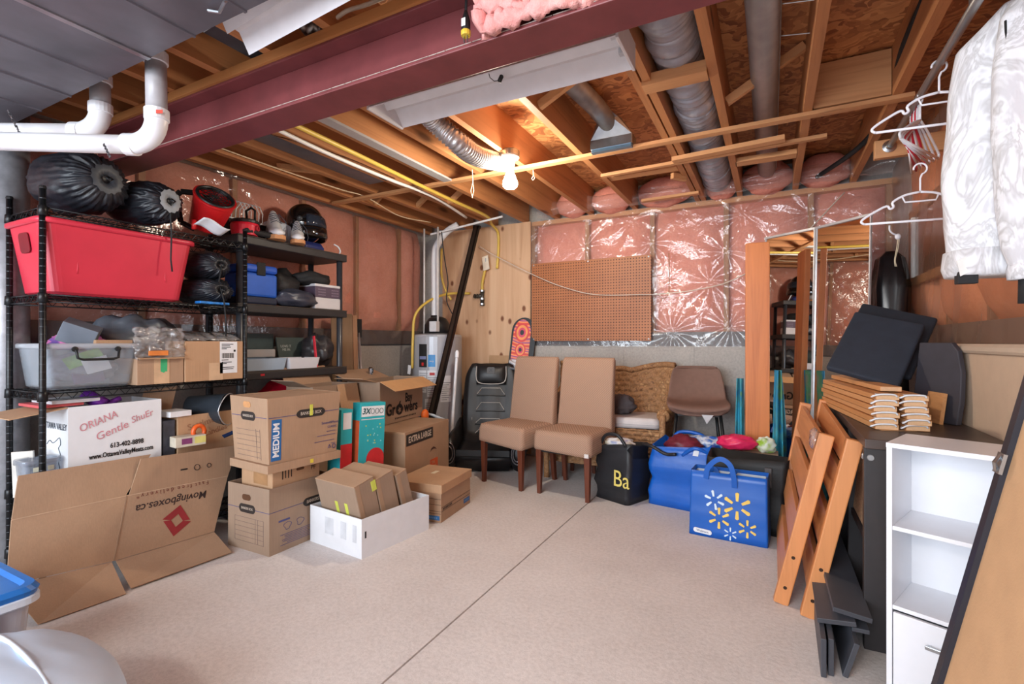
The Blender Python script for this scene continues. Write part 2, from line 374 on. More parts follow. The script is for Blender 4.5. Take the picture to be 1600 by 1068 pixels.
# black foundation wrap under the batts
MB().box((XL-.10, YF, 1.085), (XL+.004, YB, 1.235)).build('foundation_wrap', MEMB, wl)
MB().box((-2.09, YB-.004, 1.085), (XR, YB+.10, 1.205)).build('foundation_wrap', MEMB, wb)
MB().box((XR-.004, YF, 1.085), (XR+.10, YB, 1.21)).build('foundation_wrap', plain((112, 98, 86), .7), wr)
# creased poly sheet over the batts
stapB = [(-.93, 1.98), (-.33, 1.86), (-1.53, 2.0), (.27, 2.1), (-.45, 1.62), (-.1, 1.45), (-.30, 1.25), (-.75, 1.2), (-2.0, 2.2), (-1.1, 2.2), (-.2, 2.15)]
def crease(a, z, staples, seed):
    d = .010*nz(a*2.2, z*2.2, seed)+.006*abs(nz(a*6+2.2*nz(a*3, z*3, seed), z*5, seed+3))
    for i, (sa, sz) in enumerate(staples):
        dx, dz = a-sa, z-sz; r = math.hypot(dx, dz)
        if r < .5:
            ph = math.atan2(dz, dx); d += .016*math.exp(-r/.16)*math.sin(ph*(7+i % 4)+i*1.7+6*r)*min(1, r/.03)
    return d
MB().grid(230, 100, lambda u, v: (-2.09+2.88*u, YB-.018-crease(-2.09+2.88*u, 1.08+1.22*v, stapB, 1.0), 1.08+1.22*v)).build('vapour_barrier', POLY, wb, smooth=True)
stapL = [(3.46, 2.1), (2.86, 2.2), (2.2, 2.25), (4.06, 1.3), (3.46, 1.3), (2.86, 1.35), (1.2, 2.0), (2.5, 1.9), (3.2, 1.32)]
MB().grid(170, 60, lambda u, v: (XL+.018+.7*crease(.2+4.2*u, 1.1+1.2*v, stapL, 7.0), .2+4.2*u, 1.1+1.2*v)).build('vapour_barrier', POLY2, wl, smooth=True)
stapR = [(3.9, 1.4), (3.3, 2.0), (2.7, 1.3), (2.2, 1.25), (3.0, 1.3), (1.8, 1.3)]
MB().grid(150, 60, lambda u, v: (XR-.034-.8*(.012*nz((.4+4*u)*1.6, v*2.2, 15)+.012*abs(nz((.4+4*u)*3.2+v*1.2, v*.8, 18))), .4+4.0*u, 1.1+1.25*v)).build('vapour_barrier', POLY3, wr, smooth=True)
# plywood service panel on the back wall
MB().box((-3.14, YB-.03, .02), (-2.092, YB-.012, ZJ)).build('plywood_panel', m_plywood(), wb)

# ---------------------------------------------------------------- ceiling: subfloor and joists
ceil = struct(MB().box((XL-.3, YF, ZC), (XR+.3, YB+.3, ZC+.03)).build('ceiling', m_osb()))
jx = [(.535, .04), (.165, .04), (-.225, .04), (-.50, .036), (-.545, .036), (-1.07, .04), (-1.48, .04), (-1.82, .045), (-2.15, .045), (-2.50, .045), (-2.80, .045), (-3.07, .045), (-3.34, .045)]
for x, w in jx:
    MB().box((x-w/2, YF, ZJ), (x+w/2, YB+.02, ZC-.001)).build('joist', JOIST, ceil)
def board(name, p, q, w, h, m=STRAP): return MB().bar(p, q, w, h).build(name, m, ceil)
# strapping nailed across the joist bottoms
board('strap_board', (-3.28, 3.02, ZJ-.011), (.60, 2.97, ZJ-.011), .05, .02)
board('strap_board', (-1.06, 3.39, 2.288), (0.279, 3.318, 2.288), .035, .02)
board('strap_board', (-.56, 3.30, ZJ-.014), (.07, 3.24, ZJ-.014), .06, .026)
board('strap_board', (-.95, 4.15, ZJ-.012), (-.50, 4.12, ZJ-.012), .05, .02)
# solid blocking and diagonal bridging between joists
for x0, x1, y, z0, z1 in ((-.525, -.247, 2.32, 2.285, 2.335), (.19, .512, 3.0, 2.31, ZC-.01), (-.21, .142, 3.62, 2.30, 2.33), (-1.05, -.57, 3.55, 2.31, 2.35)):
    MB().box((x0, y-.045, z0), (x1, y+.045, z1)).build('blocking', STRAP, ceil)
for p, q in (((-1.045, 2.30, 2.32), (-.57, 2.26, 2.52)), ((-.2, 2.72, 2.33), (.14, 2.72, 2.52)), ((-2.48, 3.55, 2.32), (-2.17, 3.55, 2.52)), ((-3.05, 2.30, 2.34), (-2.82, 2.62, 2.36)),
             ((-3.04, 3.25, 2.32), (-2.82, 3.25, 2.5)), ((-1.8, 1.18, 2.33), (-1.5, 1.18, 2.5)), ((-2.78, 3.5, 2.32), (-2.52, 3.5, 2.5)), ((-.545, 3.72, 2.29), (-.62, 3.62, 2.29))):
    MB().bar(p, q, .04, .03, (0, 1, 0)).build('bridging', STRAP, ceil)
# pink batts stuffed in the rim bays over the back wall
js = sorted(x for x, w in jx)
for a, b in zip(js[5:], js[6:]):
    if b-a > .1: MB().ball(((a+b)/2, YB-.02, 2.41), ((b-a)/2*.96, .12, .125), 14, 10, lambda d: 1+.16*nz(d.x*3+a*9, d.y*3, d.z*3)).build('rim_insulation', PINK, ceil, smooth=True)
MB().grid(60, 10, lambda u, v: (-1.95+2.7*u, YB-.16-.05*nz(u*14, v*3, 4)-.10*math.sin(PI*v)*.4, ZJ-.01+.13*v+.02*nz(u*20, v*4, 9))).build('vapour_barrier', POLY, ceil, smooth=True)

# ---------------------------------------------------------------- steel beam
MAROON = plain((118, 58, 60), .45, var=.16, scale=7, bump=.1, bscale=40)
beam = thing('steel_beam', 'maroon painted steel I-beam spanning the room under the joists', 'beam', (-1.3, 1.412, 2.06))
m = MB(); xa, xb = -2.09, 2.09
m.box((xa, -.074, 0), (xb, .074, .013)).box((xa, -.074, .187), (xb, .074, .20)).box((xa, -.006, .013), (xb, .006, .187))
m.build('beam_section', MAROON, beam, bevel=.003)
MB().box((xa, -.085, .20), (xb, .085, .239)).build('nailer_plank', wood((190, 128, 74), (158, 98, 54), 'X'), beam)
DUST = plain((176, 164, 156), .95)
m = MB()
for i in range(110):
    x = xa+.2+3.8*i/110; w = rnd.uniform(.03, .036); m.box((x, -.0750, .0122+rnd.uniform(-.0006, .0006)), (x+w, -.064-.008*rnd.random(), .0140+rnd.random()*.0006))
tag(m.build('dust_line', DUST, beam), kind='stuff')
# insulation clump on the beam flange
tag(MB().grid(60, 22, lambda u, v: (-.80+.56*u, 1.325-.03*math.sin(PI*v)-.035*nz(u*12, v*6, 2)-.02*nz(u*30, v*14, 5), 2.076+.17*v+.012*nz(u*18, v*3, 8)-.02*(1-u)*v)).build('insulation_clump', PINK3, smooth=True, solid=.03),
    'torn pink fibreglass batt tucked against the web of the maroon beam', 'insulation')
# plug and cord
cp = thing('power_plug', 'black and yellow three-prong plug dangling in front of the maroon beam', 'plug', (-0.835, 1.29, 2.095))
MB().lathe([(.012, -.026), (.014, -.02), (.014, .012), (.009, .03), (.005, .045)], 12).build('plug_body', BLACK, cp, smooth=True)
MB().lathe([(.0143, -.032), (.0155, -.026), (.0155, -.018), (.0143, -.016)], 12).build('plug_face', plain((206, 176, 60), .4), cp)
MB().box((-.007, -.0145, -.008), (.007, -.0138, .016)).build('plug_tag', PAPER, cp)
for dx in (-.006, .006): MB().box((dx-.0008, -.003, -.052), (dx+.0008, .003, -.03)).build('prong', STEEL, cp)
MB().tube([(0, 0, .04), (.002, 0, .09), (-.003, .02, .2), (-.002, .1, .3)], .0045).build('cord', BLACK, cp)

# ---------------------------------------------------------------- ducts, pipes, lamps under the ceiling
dk = thing('supply_duct', 'wide grey sheet metal supply duct filling the upper left corner', 'duct', (-1.9, -.6, 2.15))
DUCT = plain((108, 105, 113), .42, .4, var=.2, scale=5)
xs = [-1.35, -.98, -.7, -.4, -.1, .18, .45, .75, 1.05, 1.35]
for a, b in zip(xs, xs[1:]): MB().box((a+.002, -1.6, 0), (b-.002, 1.585, .012)).build('duct_panel', DUCT, dk)
MB().box((xs[0], -1.6, .012), (xs[-1], 1.58, .30)).build('duct_body', DUCT, dk)
for i, a in enumerate(xs[1:-1]):
    w = .012 if i == 3 else .005; MB().box((a-w, -1.6, -.006), (a+w, 1.586, .001)).build('drive_cleat', STEEL if i == 3 else DUCT, dk)
MB().lathe([(.0, 0), (.024, 0), (.024, .012), (.016, .016), (0, .016)], 16, (.16, 1.22, -.016)).build('test_plug', BLACK, dk)
m = MB(); tag(m.box((-1.98, 1.0, 2.335), (-1.86, 1.60, 2.50)).build('joist_bay_duct', plain((74, 76, 82), .5, .3, var=.3), bevel=.004), 'dark sheet metal duct squeezed between joists behind the vertical white drain', 'duct')
tag(MB().box((-2.77, 1.55, 2.34), (-2.53, 2.9, 2.52)).build('joist_bay_duct', plain((122, 128, 138), .4, .5, var=.12), bevel=.004), 'blue-grey rectangular duct between joists above the black helmet', 'duct')
# boot of clear plastic over a register near the left end of the beam
tag(MB().rings([rr(.26, .12, .02, 3, -2.98, 1.66, 2.36), rr(.20, .10, .02, 3, -2.96, 1.66, 2.30), rr(.12, .05, .02, 3, -2.93, 1.66, 2.22)]).build('plastic_wrap', clear(haze=.35, k=2), smooth=True), 'crumpled clear plastic hanging from the joists where the beam meets the pink wall', 'plastic')
tag(MB().box((-1.29, 1.6, 2.44), (-1.15, 2.36, 2.535)).build('joist_bay_duct', plain((66, 66, 70), .6, .0, var=.15), bevel=.004), 'short grey duct between joists left of the duct boot', 'duct')
# white strip along a joist
tag(MB().box((-2.118, 1.5, 2.285), (-2.05, 3.0, 2.299)).build('metal_strip', plain((168, 164, 164), .4, var=.05)), 'long white metal strip screwed under a joist beside the yellow hose', 'strip')
# foil flex ducts
def flex(name, label, pts, r, mat, pitch=.02, amp=.006, n=16, wob=0):
    P = bez(pts, 10); L = [0]
    for a, b in zip(P, P[1:]): L.append(L[-1]+(b-a).length)
    N = int(L[-1]/pitch*4); Q = []; R = []; k = 0
    for i in range(N+1):
        s = L[-1]*i/N
        while k < len(L)-2 and L[k+1] < s: k += 1
        t = (s-L[k])/max(1e-6, L[k+1]-L[k]); p = P[k].lerp(P[k+1], t)
        if wob: p = p+Vector((nz(s*14, 1), nz(s*14, 5), nz(s*14, 9)))*wob
        Q.append(p); R.append(r+amp*math.sin(i*PI/2)+(.014*nz(s*9, 3) if wob else 0))
    return tag(MB().tube(Q, R, n).build(name, mat, smooth=True), label, 'duct')
FOIL = plain((206, 204, 206), .25, .7, var=.1, bump=.3, bscale=60)
flex('flex_duct', 'shiny foil flex duct curving to the lamp below the joists', [(-1.616, 2.054, 2.36), (-1.637, 2.22, 2.33), (-1.559, 2.324, 2.24), (-1.556, 2.523, 2.23), (-1.543, 2.879, 2.3)], .058, FOIL, .022, .005)
flex('flex_duct', 'small dark foil flex duct bend above the left end of the shop light', [(-1.54, 1.285, 2.42), (-1.621, 1.352, 2.4), (-1.593, 1.371, 2.36), (-1.554, 1.41, 2.36)], .045, plain((120, 112, 106), .35, .9), .02, .004)
GREYFOIL = plain((168, 172, 184), .36, .25, var=.1, bump=.9, bscale=26)
flex('insulated_duct', 'fat grey wrapped insulated duct running between joists on the right', [(-.368, 1.45, 2.42), (-.366, 2.0, 2.425), (-.372, 2.35, 2.445), (-.362, 2.7, 2.425), (-.37, 3.2, 2.43), (-.372, 3.9, 2.42), (-.38, 4.25, 2.42)], .105, GREYFOIL, .042, .0055, 30, .012)
tag(MB().ball((-.46, 1.95, 2.47), (.06, .2, .06), 12, 8, lambda d: 1+.3*nz(d.x*3, d.y*4, d.z*3)).build('yellow_insulation', m_insul((196, 180, 120), (150, 130, 80)), smooth=True), 'tuft of yellow insulation above the fat grey wrapped duct', 'insulation')
rp = thing('round_duct', 'straight grey round metal pipe running along the subfloor on the right', 'duct', (-.03, 1.0, 2.42))
MB().lathe([(.062, 0), (.062, 3.2)], 24, axis=(0, 1, 0)).build('pipe_body', plain((158, 152, 150), .4, .3, var=.12), rp, smooth=True)
MB().tube([(.0625, 0, .0), (.0625, 3.2, 0)], .004).build('pipe_seam', STEELD, rp)
m = MB()
for y in (1.45, 1.72, 1.95): MB().tube([(.06, y-1+.5, .03), (.175, y-1+.5, .01)], .0025, 5).build('hanger_wire', STEEL, rp)
bt = thing('duct_boot', 'galvanized duct boot with a round feed pipe hanging between joists', 'duct', (-0.858, 2.976, 2.33))
x0, y0 = bt.location.x, bt.location.y
MB().rings([rr(.26, .10, .004, 2, 0, 0, -.03), rr(.26, .10, .004, 2, 0, 0, .025), rr(.15, .12, .05, 2, -.005, -.05, .12), rr(.11, .12, .055, 2, -.01, -.10, .135)]).build('boot_hood', STEEL, bt, smooth=False)
MB().rings([rr(.25, .09, .004, 2, 0, 0, -.05), rr(.25, .09, .004, 2, 0, 0, -.03)]).build('boot_collar', plain((120, 150, 176), .35, .8), bt)
MB().tube([(-.01, -.06, .11), (-.035, -.25, .14), (-.10, -.85, .15)], .055, 20).build('feed_pipe', STEELD, bt, smooth=True)
# white drain pipes upper left
def drain(label, pts, r, rings):
    t = thing('drain_pipe', label, 'pipe', pts[0])
    P = [Vector(p)-Vector(pts[0]) for p in pts]
    def arc(a, b, c, n=10):
        a, b, c = Vector(a), Vector(b), Vector(c); return [a.lerp(b, i/n).lerp(b.lerp(c, i/n), i/n) for i in range(n+1)]
    MB().tube([P[0], P[1]], r, 20).build('pipe_riser', plain((170, 168, 172), .35), t, smooth=True)
    MB().tube(arc(P[1], P[2], P[3]), r*1.08, 20).build('elbow', PVC, t, smooth=True)
    MB().tube([P[3], P[4]], r, 20).build('pipe_run', PVC, t, smooth=True)
    for q, d in ((P[0].lerp(P[1], .12), P[1]-P[0]), (P[1], P[1]-P[0]), (P[3], P[4]-P[3])):
        MB().lathe([(r*1.02, -.022), (r*1.18, -.02), (r*1.18, .02), (r*1.02, .022)], 20, q, d).build('coupling', PVC, t, smooth=False)
    return t
d1 = drain('nearer white plastic drain pipe turning from the duct towards the left wall', [(-2.145, 1.079, 2.267), (-2.141, 1.081, 2.011), (-2.15, 1.088, 1.909), (-2.264, 1.05, 1.907), (-2.893, 0.744, 1.933)], .036, 3)
patch((-2.091, 1.065, 2.008), (.8862, .4633, 0), (0, 0, 1), .026, .014, plain((190, 60, 40), .5), d1, 'pipe_sticker', world=True)
d2 = drain('farther white plastic drain pipe hanging behind the nearer one', [(-2.639, 1.103, 2.301), (-2.637, 1.104, 2.153), (-2.634, 1.105, 2.06), (-2.725, 1.058, 2.048), (-3.154, 0.811, 2.043)], .038, 3)
for i, (x, y, tt) in enumerate(((18, 180, 1.96), (168, 232, 2.0))):
    p = Vector((-2.865, 0.872, 2.101)) if i == 0 else Vector((-2.302, 0.974, 1.89)); q = Vector((-2.839, 0.908, 1.995)) if i == 0 else Vector((-2.268, 0.981, 1.833))
    m = MB()
    for k in range(9):
        a = p.lerp(q, k/9); b = p.lerp(q, (k+.8)/9); m.bar(a, b, .009, .003, (1, 0, 0) if k % 2 else (0, 1, 0))
    tag(m.build('pipe_strap', plain((120, 122, 126), .4, .8)), ['twisted metal hanger strap at the farther white drain pipe', 'twisted metal hanger strap around the nearer white drain pipe'][i], 'strap')
tag(MB().lathe([(.085, 0), (.085, 2.3)], 28, (-3.305, 1.0, 0)).build('round_duct', GALV, smooth=True), 'vertical galvanized round pipe behind the wire rack at the left edge', 'pipe')
# shop lights
LAMPW = plain((214, 212, 216), .35, var=.04)
def shop_light(label, loc, L, prof, plate, rz=0):
    t = thing('shop_light', label, 'light', loc, (0, 0, math.radians(rz)))
    MB().prism(prof, (0, 0, 0), (0, 1, 0), (0, 0, 1), (L, 0, 0)).build('reflector', LAMPW, t)
    for x in plate: MB().box((x-.006, -.123, -.012), (x+.006, .123, .095)).build('end_plate', LAMPW, t, bevel=.002)
    for y in (-.055, .075): MB().box((L-.045, y-.018, .035), (L-.012, y+.018, .06)).build('lamp_socket', plain((200, 200, 204), .4), t)
    return t
pf1 = [(-.14, -.006), (-.075, .058), (-.03, .062), (0, .03), (.03, .062), (.075, .058), (.14, -.006), (.143, -.002), (.078, .09), (-.078, .09), (-.143, -.002)]
sl = shop_light('white fluorescent shop light fixture beyond the maroon beam', (-1.645, 1.835, 2.20), 1.165, [(y*.85, z) for y, z in pf1], (0, 1.165))
ps = thing('pull_switch', 'small black pull switch on a wire below the shop light', 'switch', (-0.995, 1.8, 2.21))
MB().lathe([(.004, -.014), (.009, -.012), (.009, .012), (.005, .016)], 12, axis=(.5, 0, .85)).build('switch_body', BLACK, ps, smooth=True)
MB().tube([(-.008, 0, -.005), (-.03, .0, -.002), (-.045, -.01, .012), (-.05, -.02, .045)], .0018, 5).build('switch_wire', BLACK, ps)
shop_light('white fluorescent shop light fixture beside the grey duct near the top left edge', (-1.70, 1.085, 2.175), 1.3, [(y*.56, z) for y, z in pf1], (), -4.5)
m = MB(); p = Vector((-1.496, 0.92, 2.14)); m.tube([p+Vector((-.04, 0, 0)), p+Vector((0, .01, -.012)), p+Vector((.04, 0, 0)), p+Vector((.05, .02, .03))], .005, 6)
tag(m.build('wire_hook', STEEL), 'bent metal hook at the duct edge beside the upper left shop light', 'hook')
tag(MB().tube(bez([(-1.92, 1.385, 2.42), (-1.853, 1.406, 2.38), (-1.803, 1.478, 2.36)], 6), .026, 14).build('rubber_hose', BLACK, smooth=True), 'short black rubber pipe poking out above the nailer of the maroon beam', 'hose')
tag(MB().tube(bez([(-1.504, 1.365, 2.34), (-1.417, 1.361, 2.36), (-1.348, 1.39, 2.38), (-1.261, 1.414, 2.4)], 8), .008, 8).build('electric_cable', plain((226, 216, 196), .5), smooth=True), 'cream electric cable looping over the nailer above the maroon beam', 'cable')
# lamp
lp = thing('ceiling_bulb', 'lit reflector bulb in a white porcelain lamp holder under the joists', 'lamp', (-1.435, 2.72, 2.07))
MB().lathe([(.055, .235), (.058, .23), (.058, .20), (.05, .196)], 24).build('junction_box', STEEL, lp, smooth=False)
MB().lathe([(.0, .200), (.056, .198), (.056, .188), (.03, .178), (.026, .13), (.0, .128)], 24).build('lamp_holder', plain((238, 238, 240), .25, var=.01), lp, smooth=True)
MB().lathe([(.0, .132), (.019, .130), (.022, .105), (.034, .07), (.044, .045), (.0465, .03), (.043, .012), (.028, .001), (.0, -.002)], 24).build('bulb', emit((255, 243, 222), BULB_STRENGTH), lp, smooth=True)
# pull strings
for lab, p, L in (('white loop of pull string hanging from the strap board left of the lamp', (-1.801, 2.863, 2.26), .16), ('short knotted pull string beside the lit bulb', (-1.437, 3.058, 2.27), .05)):
    p = Vector(p); m = MB().tube([p+Vector((0, 0, .03)), p+Vector((.004, 0, -L*.35)), p+Vector((-.012, 0, -L*.7)), p+Vector((0, 0, -L)), p+Vector((.012, 0, -L*.7)), p+Vector((.004, 0, -L*.35))], .0022, 6)
    tag(m.build('pull_string', plain((232, 216, 190), .8)), lab, 'string')
# hose and cable runs on the left joists
def run(name, lab, cat, pts, r, mat, n=8): return tag(MB().tube(bez(pts, 8), r, n).build(name, mat, smooth=True), lab, cat)
YEL = plain((216, 184, 84), .4, var=.05); CABW = plain((228, 226, 224), .45, var=.03)
run('gas_hose', 'yellow gas hose clipped along the joists to the left of the lamp', 'hose', [(-2.26, 1.5, 2.285), (-2.27, 2.2, 2.28), (-2.29, 2.9, 2.272), (-2.30, 3.4, 2.27), (-2.33, 3.95, 2.28), (-2.42, 4.2, 2.27), (-2.44, 4.36, 2.22), (-2.44, 4.37, 2.05), (-2.45, 4.36, 1.86)], .014, YEL)
run('electric_cable', 'thick white cable running beside the yellow gas hose under the joists', 'cable', [(-2.37, 1.5, 2.285), (-2.38, 2.1, 2.262), (-2.37, 2.7, 2.258), (-2.37, 2.96, 2.268), (-2.39, 3.3, 2.272), (-2.52, 3.9, 2.28)], .012, CABW)
tag(MB().tube([(-2.38, 2.6, 2.258), (-2.38, 2.66, 2.258)], .015, 10).build('cable_clip', BLACK), 'black clip on the thick white cable under the joists', 'clip')
run('electric_wire', 'thin pale wire sagging between joists above the black helmet', 'wire', [(-3.03, 1.6, 2.33), (-3.03, 2.2, 2.32), (-2.98, 2.8, 2.31), (-2.95, 3.05, 2.31), (-2.98, 3.5, 2.26), (-2.93, 3.9, 2.28)], .005, plain((230, 206, 170), .5))
run('electric_wire', 'thin brown wire stapled beside the white cable on the joist face', 'wire', [(-2.44, 1.72, 2.33), (-2.45, 1.8, 2.27), (-2.47, 1.95, 2.29), (-2.47, 2.4, 2.33), (-2.47, 2.85, 2.33)], .003, plain((90, 50, 30), .5))
run('drain_hose', 'black flexible hose bowing down between joists at the right', 'hose', [(0.526, 2.413, 2.45), (0.519, 2.748, 2.42), (0.552, 3.204, 2.4), (0.534, 3.575, 2.36), (0.455, 3.837, 2.33), (0.301, 4.293, 2.34)], .016, BLACKMAT)

# ================================================================ LEFT: WIRE RACK
BLK = plain((20, 21, 24), .35, .3, var=.1)
wrk = thing('wire_rack', 'black wire shelving rack loaded with bags, bins and boxes at the left wall', 'shelf', (-3.2, .98, 0))
RX, RY = .35, .95
for i, (x, y) in enumerate(((0, 0), (RX, 0), (0, RY), (RX, RY))):
    p = MB().tube([(x, y, .02), (x, y, 1.80)], .0125, 12).build('post', BLK, wrk, smooth=True)
    MB().lathe([(.0, 0), (.018, 0), (.018, .02), (.012, .025)], 12, (x, y, 0)).build('foot', BLACK, p)
    MB().lathe([(.0126, 0), (.0145, .004), (.012, .014), (0, .016)], 12, (x, y, 1.796)).build('post_cap', BLACK, p)
    m = MB()
    for k in range(50):
        z = .12+k*.0333; m.lathe([(.0127, z), (.0131, z+.002), (.0127, z+.004)], 10, (x, y, 0), cap=False)
    tag(m.build('post_groove', plain((60, 62, 66), .4, .4), p), kind='stuff')
for z in (1.72, 1.335, .897, .42, .14):
    t0, t1 = z-.004, z-.036; m = MB()
    for tz in (t0, t1):
        for a, b in (((0, 0), (RX, 0)), ((RX, 0), (RX, RY)), ((RX, RY), (0, RY)), ((0, RY), (0, 0))): m.tube([(a[0], a[1], tz), (b[0], b[1], tz)], .0035, 6)
    sh = m.build('shelf_frame', BLK, wrk, smooth=True)
    m = MB(); n = 18
    for x in (0, RX):
        P = [(x, RY*i/(2*n), t0 if i % 2 else t1) for i in range(2*n+1)]; m.tube(P, .0024, 5)
    for y in (0, RY):
        P = [(RX*i/12, y, t0 if i % 2 else t1) for i in range(13)]; m.tube(P, .0024, 5)
    tag(m.build('truss_wire', BLK, sh), kind='stuff')
    m = MB()
    for i in range(1, 38): m.tube([(0, RY*i/38, z), (RX, RY*i/38, z)], .0018, 4)
    for x in (.1, .25): m.tube([(x, 0, z-.004), (x, RY, z-.004)], .003, 5)
    tag(m.build('deck_wire', BLK, sh), kind='stuff')
    for x in (0, RX):
        for y in (0, RY): MB().lathe([(.0126, -.042), (.019, -.04), (.017, 0), (.0126, .004)], 12, (x, y, z)).build('corner_collar', BLK, sh, smooth=True)
# ---------------------------------------------------------------- drawstring sacks
SACK = plain((30, 33, 40), .42, var=.2, scale=20, bump=.25, bscale=60)
def sack(label, p0, p1, r0, r1, seed, tail=None, lining=None, squash=.85, mat=SACK, group=None):
    """p1 is the gathered end"""
    t = thing('drawstring_sack', label, 'bag', p0, group=group); d = Vector(p1)-Vector(p0); L = d.length; d.normalize()
    u = d.cross(Vector((0, 0, 1))).normalized(); w = u.cross(d); R = []
    prof = [(.02, -.04), (.45, -.035), (.8, .02), (.96, .15), (1.0, .40), (1.0, .62), (.95, .78), (.82, .90), (.60, .97), (.38, 1.0), (.2, .985), (.13, .95)]
    n = 132; P2 = []
    for (q0, z0), (q1, z1) in zip(prof, prof[1:]): P2 += [(q0+(q1-q0)*k/3, z0+(z1-z0)*k/3) for k in range(3)]
    prof = P2+[prof[-1]]
    for q, z in prof:
        rad = r0+(r1-r0)*max(0, min(1, z)); ring = []
        pl = (max(0, z-.60)*.30+.012)*(1 if q > .3 else .5)
        for j in range(n):
            a = 2*PI*j/n; a_ = a+.5*nz(z*3.5, seed, a*.8); cr = abs(nz(math.cos(a_)*6.5+seed, math.sin(a_)*6.5, z*1.6+seed)); cr += .5*abs(nz(math.cos(a_)*13+seed, math.sin(a_)*13, z*3)); k = 1-pl*2.6*cr+pl*.35*math.sin(31*a+seed*2+3*nz(z*3, math.cos(a)*2, seed))+.10*nz(math.cos(a)*1.6+seed, math.sin(a)*1.6, z*2.2)-.13*abs(nz(math.cos(a)*2.2+seed, math.sin(a)*2.2+z*2, z*3.5))-.05*abs(nz(math.cos(a)*6, math.sin(a)*6+seed, z*11))
            ring.append(d*(z*L)+(u*math.cos(a)+w*math.sin(a)*squash)*q*rad*k)
        R.append(ring)
    b = MB().rings(R).build('bag_body', mat, t, smooth=True)
    if lining: MB().lathe([(r1*.42, L*1.0), (r1*.30, L*1.012), (r1*.16, L*1.0), (r1*.12, L*.97)], 36, axis=d, cap=False, fn=lambda a, z: 1+.07*math.sin(13*a+seed)+.08*nz(math.cos(a)*3, math.sin(a)*3, seed)).build('gathered_lining', lining, t, smooth=True)
    e = d*(L*1.01)
    MB().tube([e+w*.012, e+d*.012+u*.014, e+d*.016-w*.012, e+d*.012-u*.014, e+w*.012], .004, 6).build('drawstring', BLACK, t, smooth=True)
    if tail: MB().tube([e]+[Vector(q)-Vector(p0) for q in tail], .0042, 6).build('cord_tail', BLACKMAT, t, smooth=True)
    return t
sack('big black drawstring sack at the left end of the top wire shelf', (-3.15, 1.14, 1.885), (-2.80, 1.20, 1.895), .165, .165, 1.0, None, plain((60, 66, 74), .5), .92)
sack('black drawstring sack with a grey gathered lining on the top wire shelf', (-3.13, 1.40, 1.85), (-2.79, 1.475, 1.858), .125, .14, 2.3, [(-2.8, 1.478, 1.806), (-2.81, 1.49, 1.692), (-2.815, 1.489, 1.557), (-2.815, 1.496, 1.493)], plain((150, 158, 166), .6), .86)
sack('upper of the two black sacks stacked beside the red tub', (-3.17, 1.77, 1.58), (-2.86, 1.79, 1.572), .105, .11, 3.7, [(-2.87, 1.781, 1.473), (-2.83, 1.786, 1.359), (-2.83, 1.798, 1.247), (-2.835, 1.801, 1.154)], None, .82)
sack('lower of the two black sacks stacked beside the red tub', (-3.17, 1.77, 1.425), (-2.85, 1.79, 1.425), .12, .125, 5.1, None, None, .68)
tag(MB().box((-2.90, 1.66, 1.338), (-2.845, 1.83, 1.352)).build('blue_folder', plain((34, 120, 200), .3, var=.3, scale=40), bevel=.003), 'flat bright blue package edge under the lower black sack', 'package')
# ---------------------------------------------------------------- red tub
def tub(name, label, cat, C, w0, d0, w1, d1, h, mat, rimmat=None, r=.05, rot=0, open_=True, wall=.004, rim=.016, z=0):
    t = thing(name, label, cat, (C[0], C[1], z), (0, 0, rot))
    R = [rr(w0*.9, d0*.9, r, 5, 0, 0, .0), rr(w0, d0, r, 5, 0, 0, .012), rr(w1, d1, r, 5, 0, 0, h)]
    if open_: R += [rr(w1-2*wall, d1-2*wall, r, 5, 0, 0, h), rr(w0-2*wall, d0-2*wall, r, 5, 0, 0, .018), rr(w0*.8, d0*.8, r, 5, 0, 0, .016)]
    MB().rings(R).build('tub_body', mat, t, smooth=False, bevel=0)
    if rim: MB().rings([rr(w1+.001, d1+.001, r, 5, 0, 0, h-.022), rr(w1+2*rim, d1+2*rim, r+rim, 5, 0, 0, h-.018), rr(w1+2*rim, d1+2*rim, r+rim, 5, 0, 0, h-.002), rr(w1+rim, d1+rim, r, 5, 0, 0, h+.004), rr(w1-.006, d1-.006, r, 5, 0, 0, h+.003)], cap=False).build('rim', rimmat or mat, t, smooth=True)
    return t
RED = plain((206, 52, 72), .38, var=.06, scale=6)
tb = tub('storage_tub', 'large red plastic storage tub on the second wire shelf', 'tub', (-3.03, 1.30), .30, .57, .37, .66, .335, RED, z=1.338)
MB().prism([(q.x, q.y) for q in rr(.10, .09, .02, 4)], (0, -.321, .235), (1, 0, 0), (0, -.135, 1), (0, -.003, 0)).build('tub_handle', plain((120, 20, 34), .45), tb)
MB().tube(bez([(.161, -.19, .10), (.166, -.18, .20), (.172, -.12, .255), (.1745, 0, .272), (.172, .12, .255), (.166, .18, .20), (.161, .19, .10)], 5), .0022, 6).build('embossed_arch', RED, tb, smooth=True)
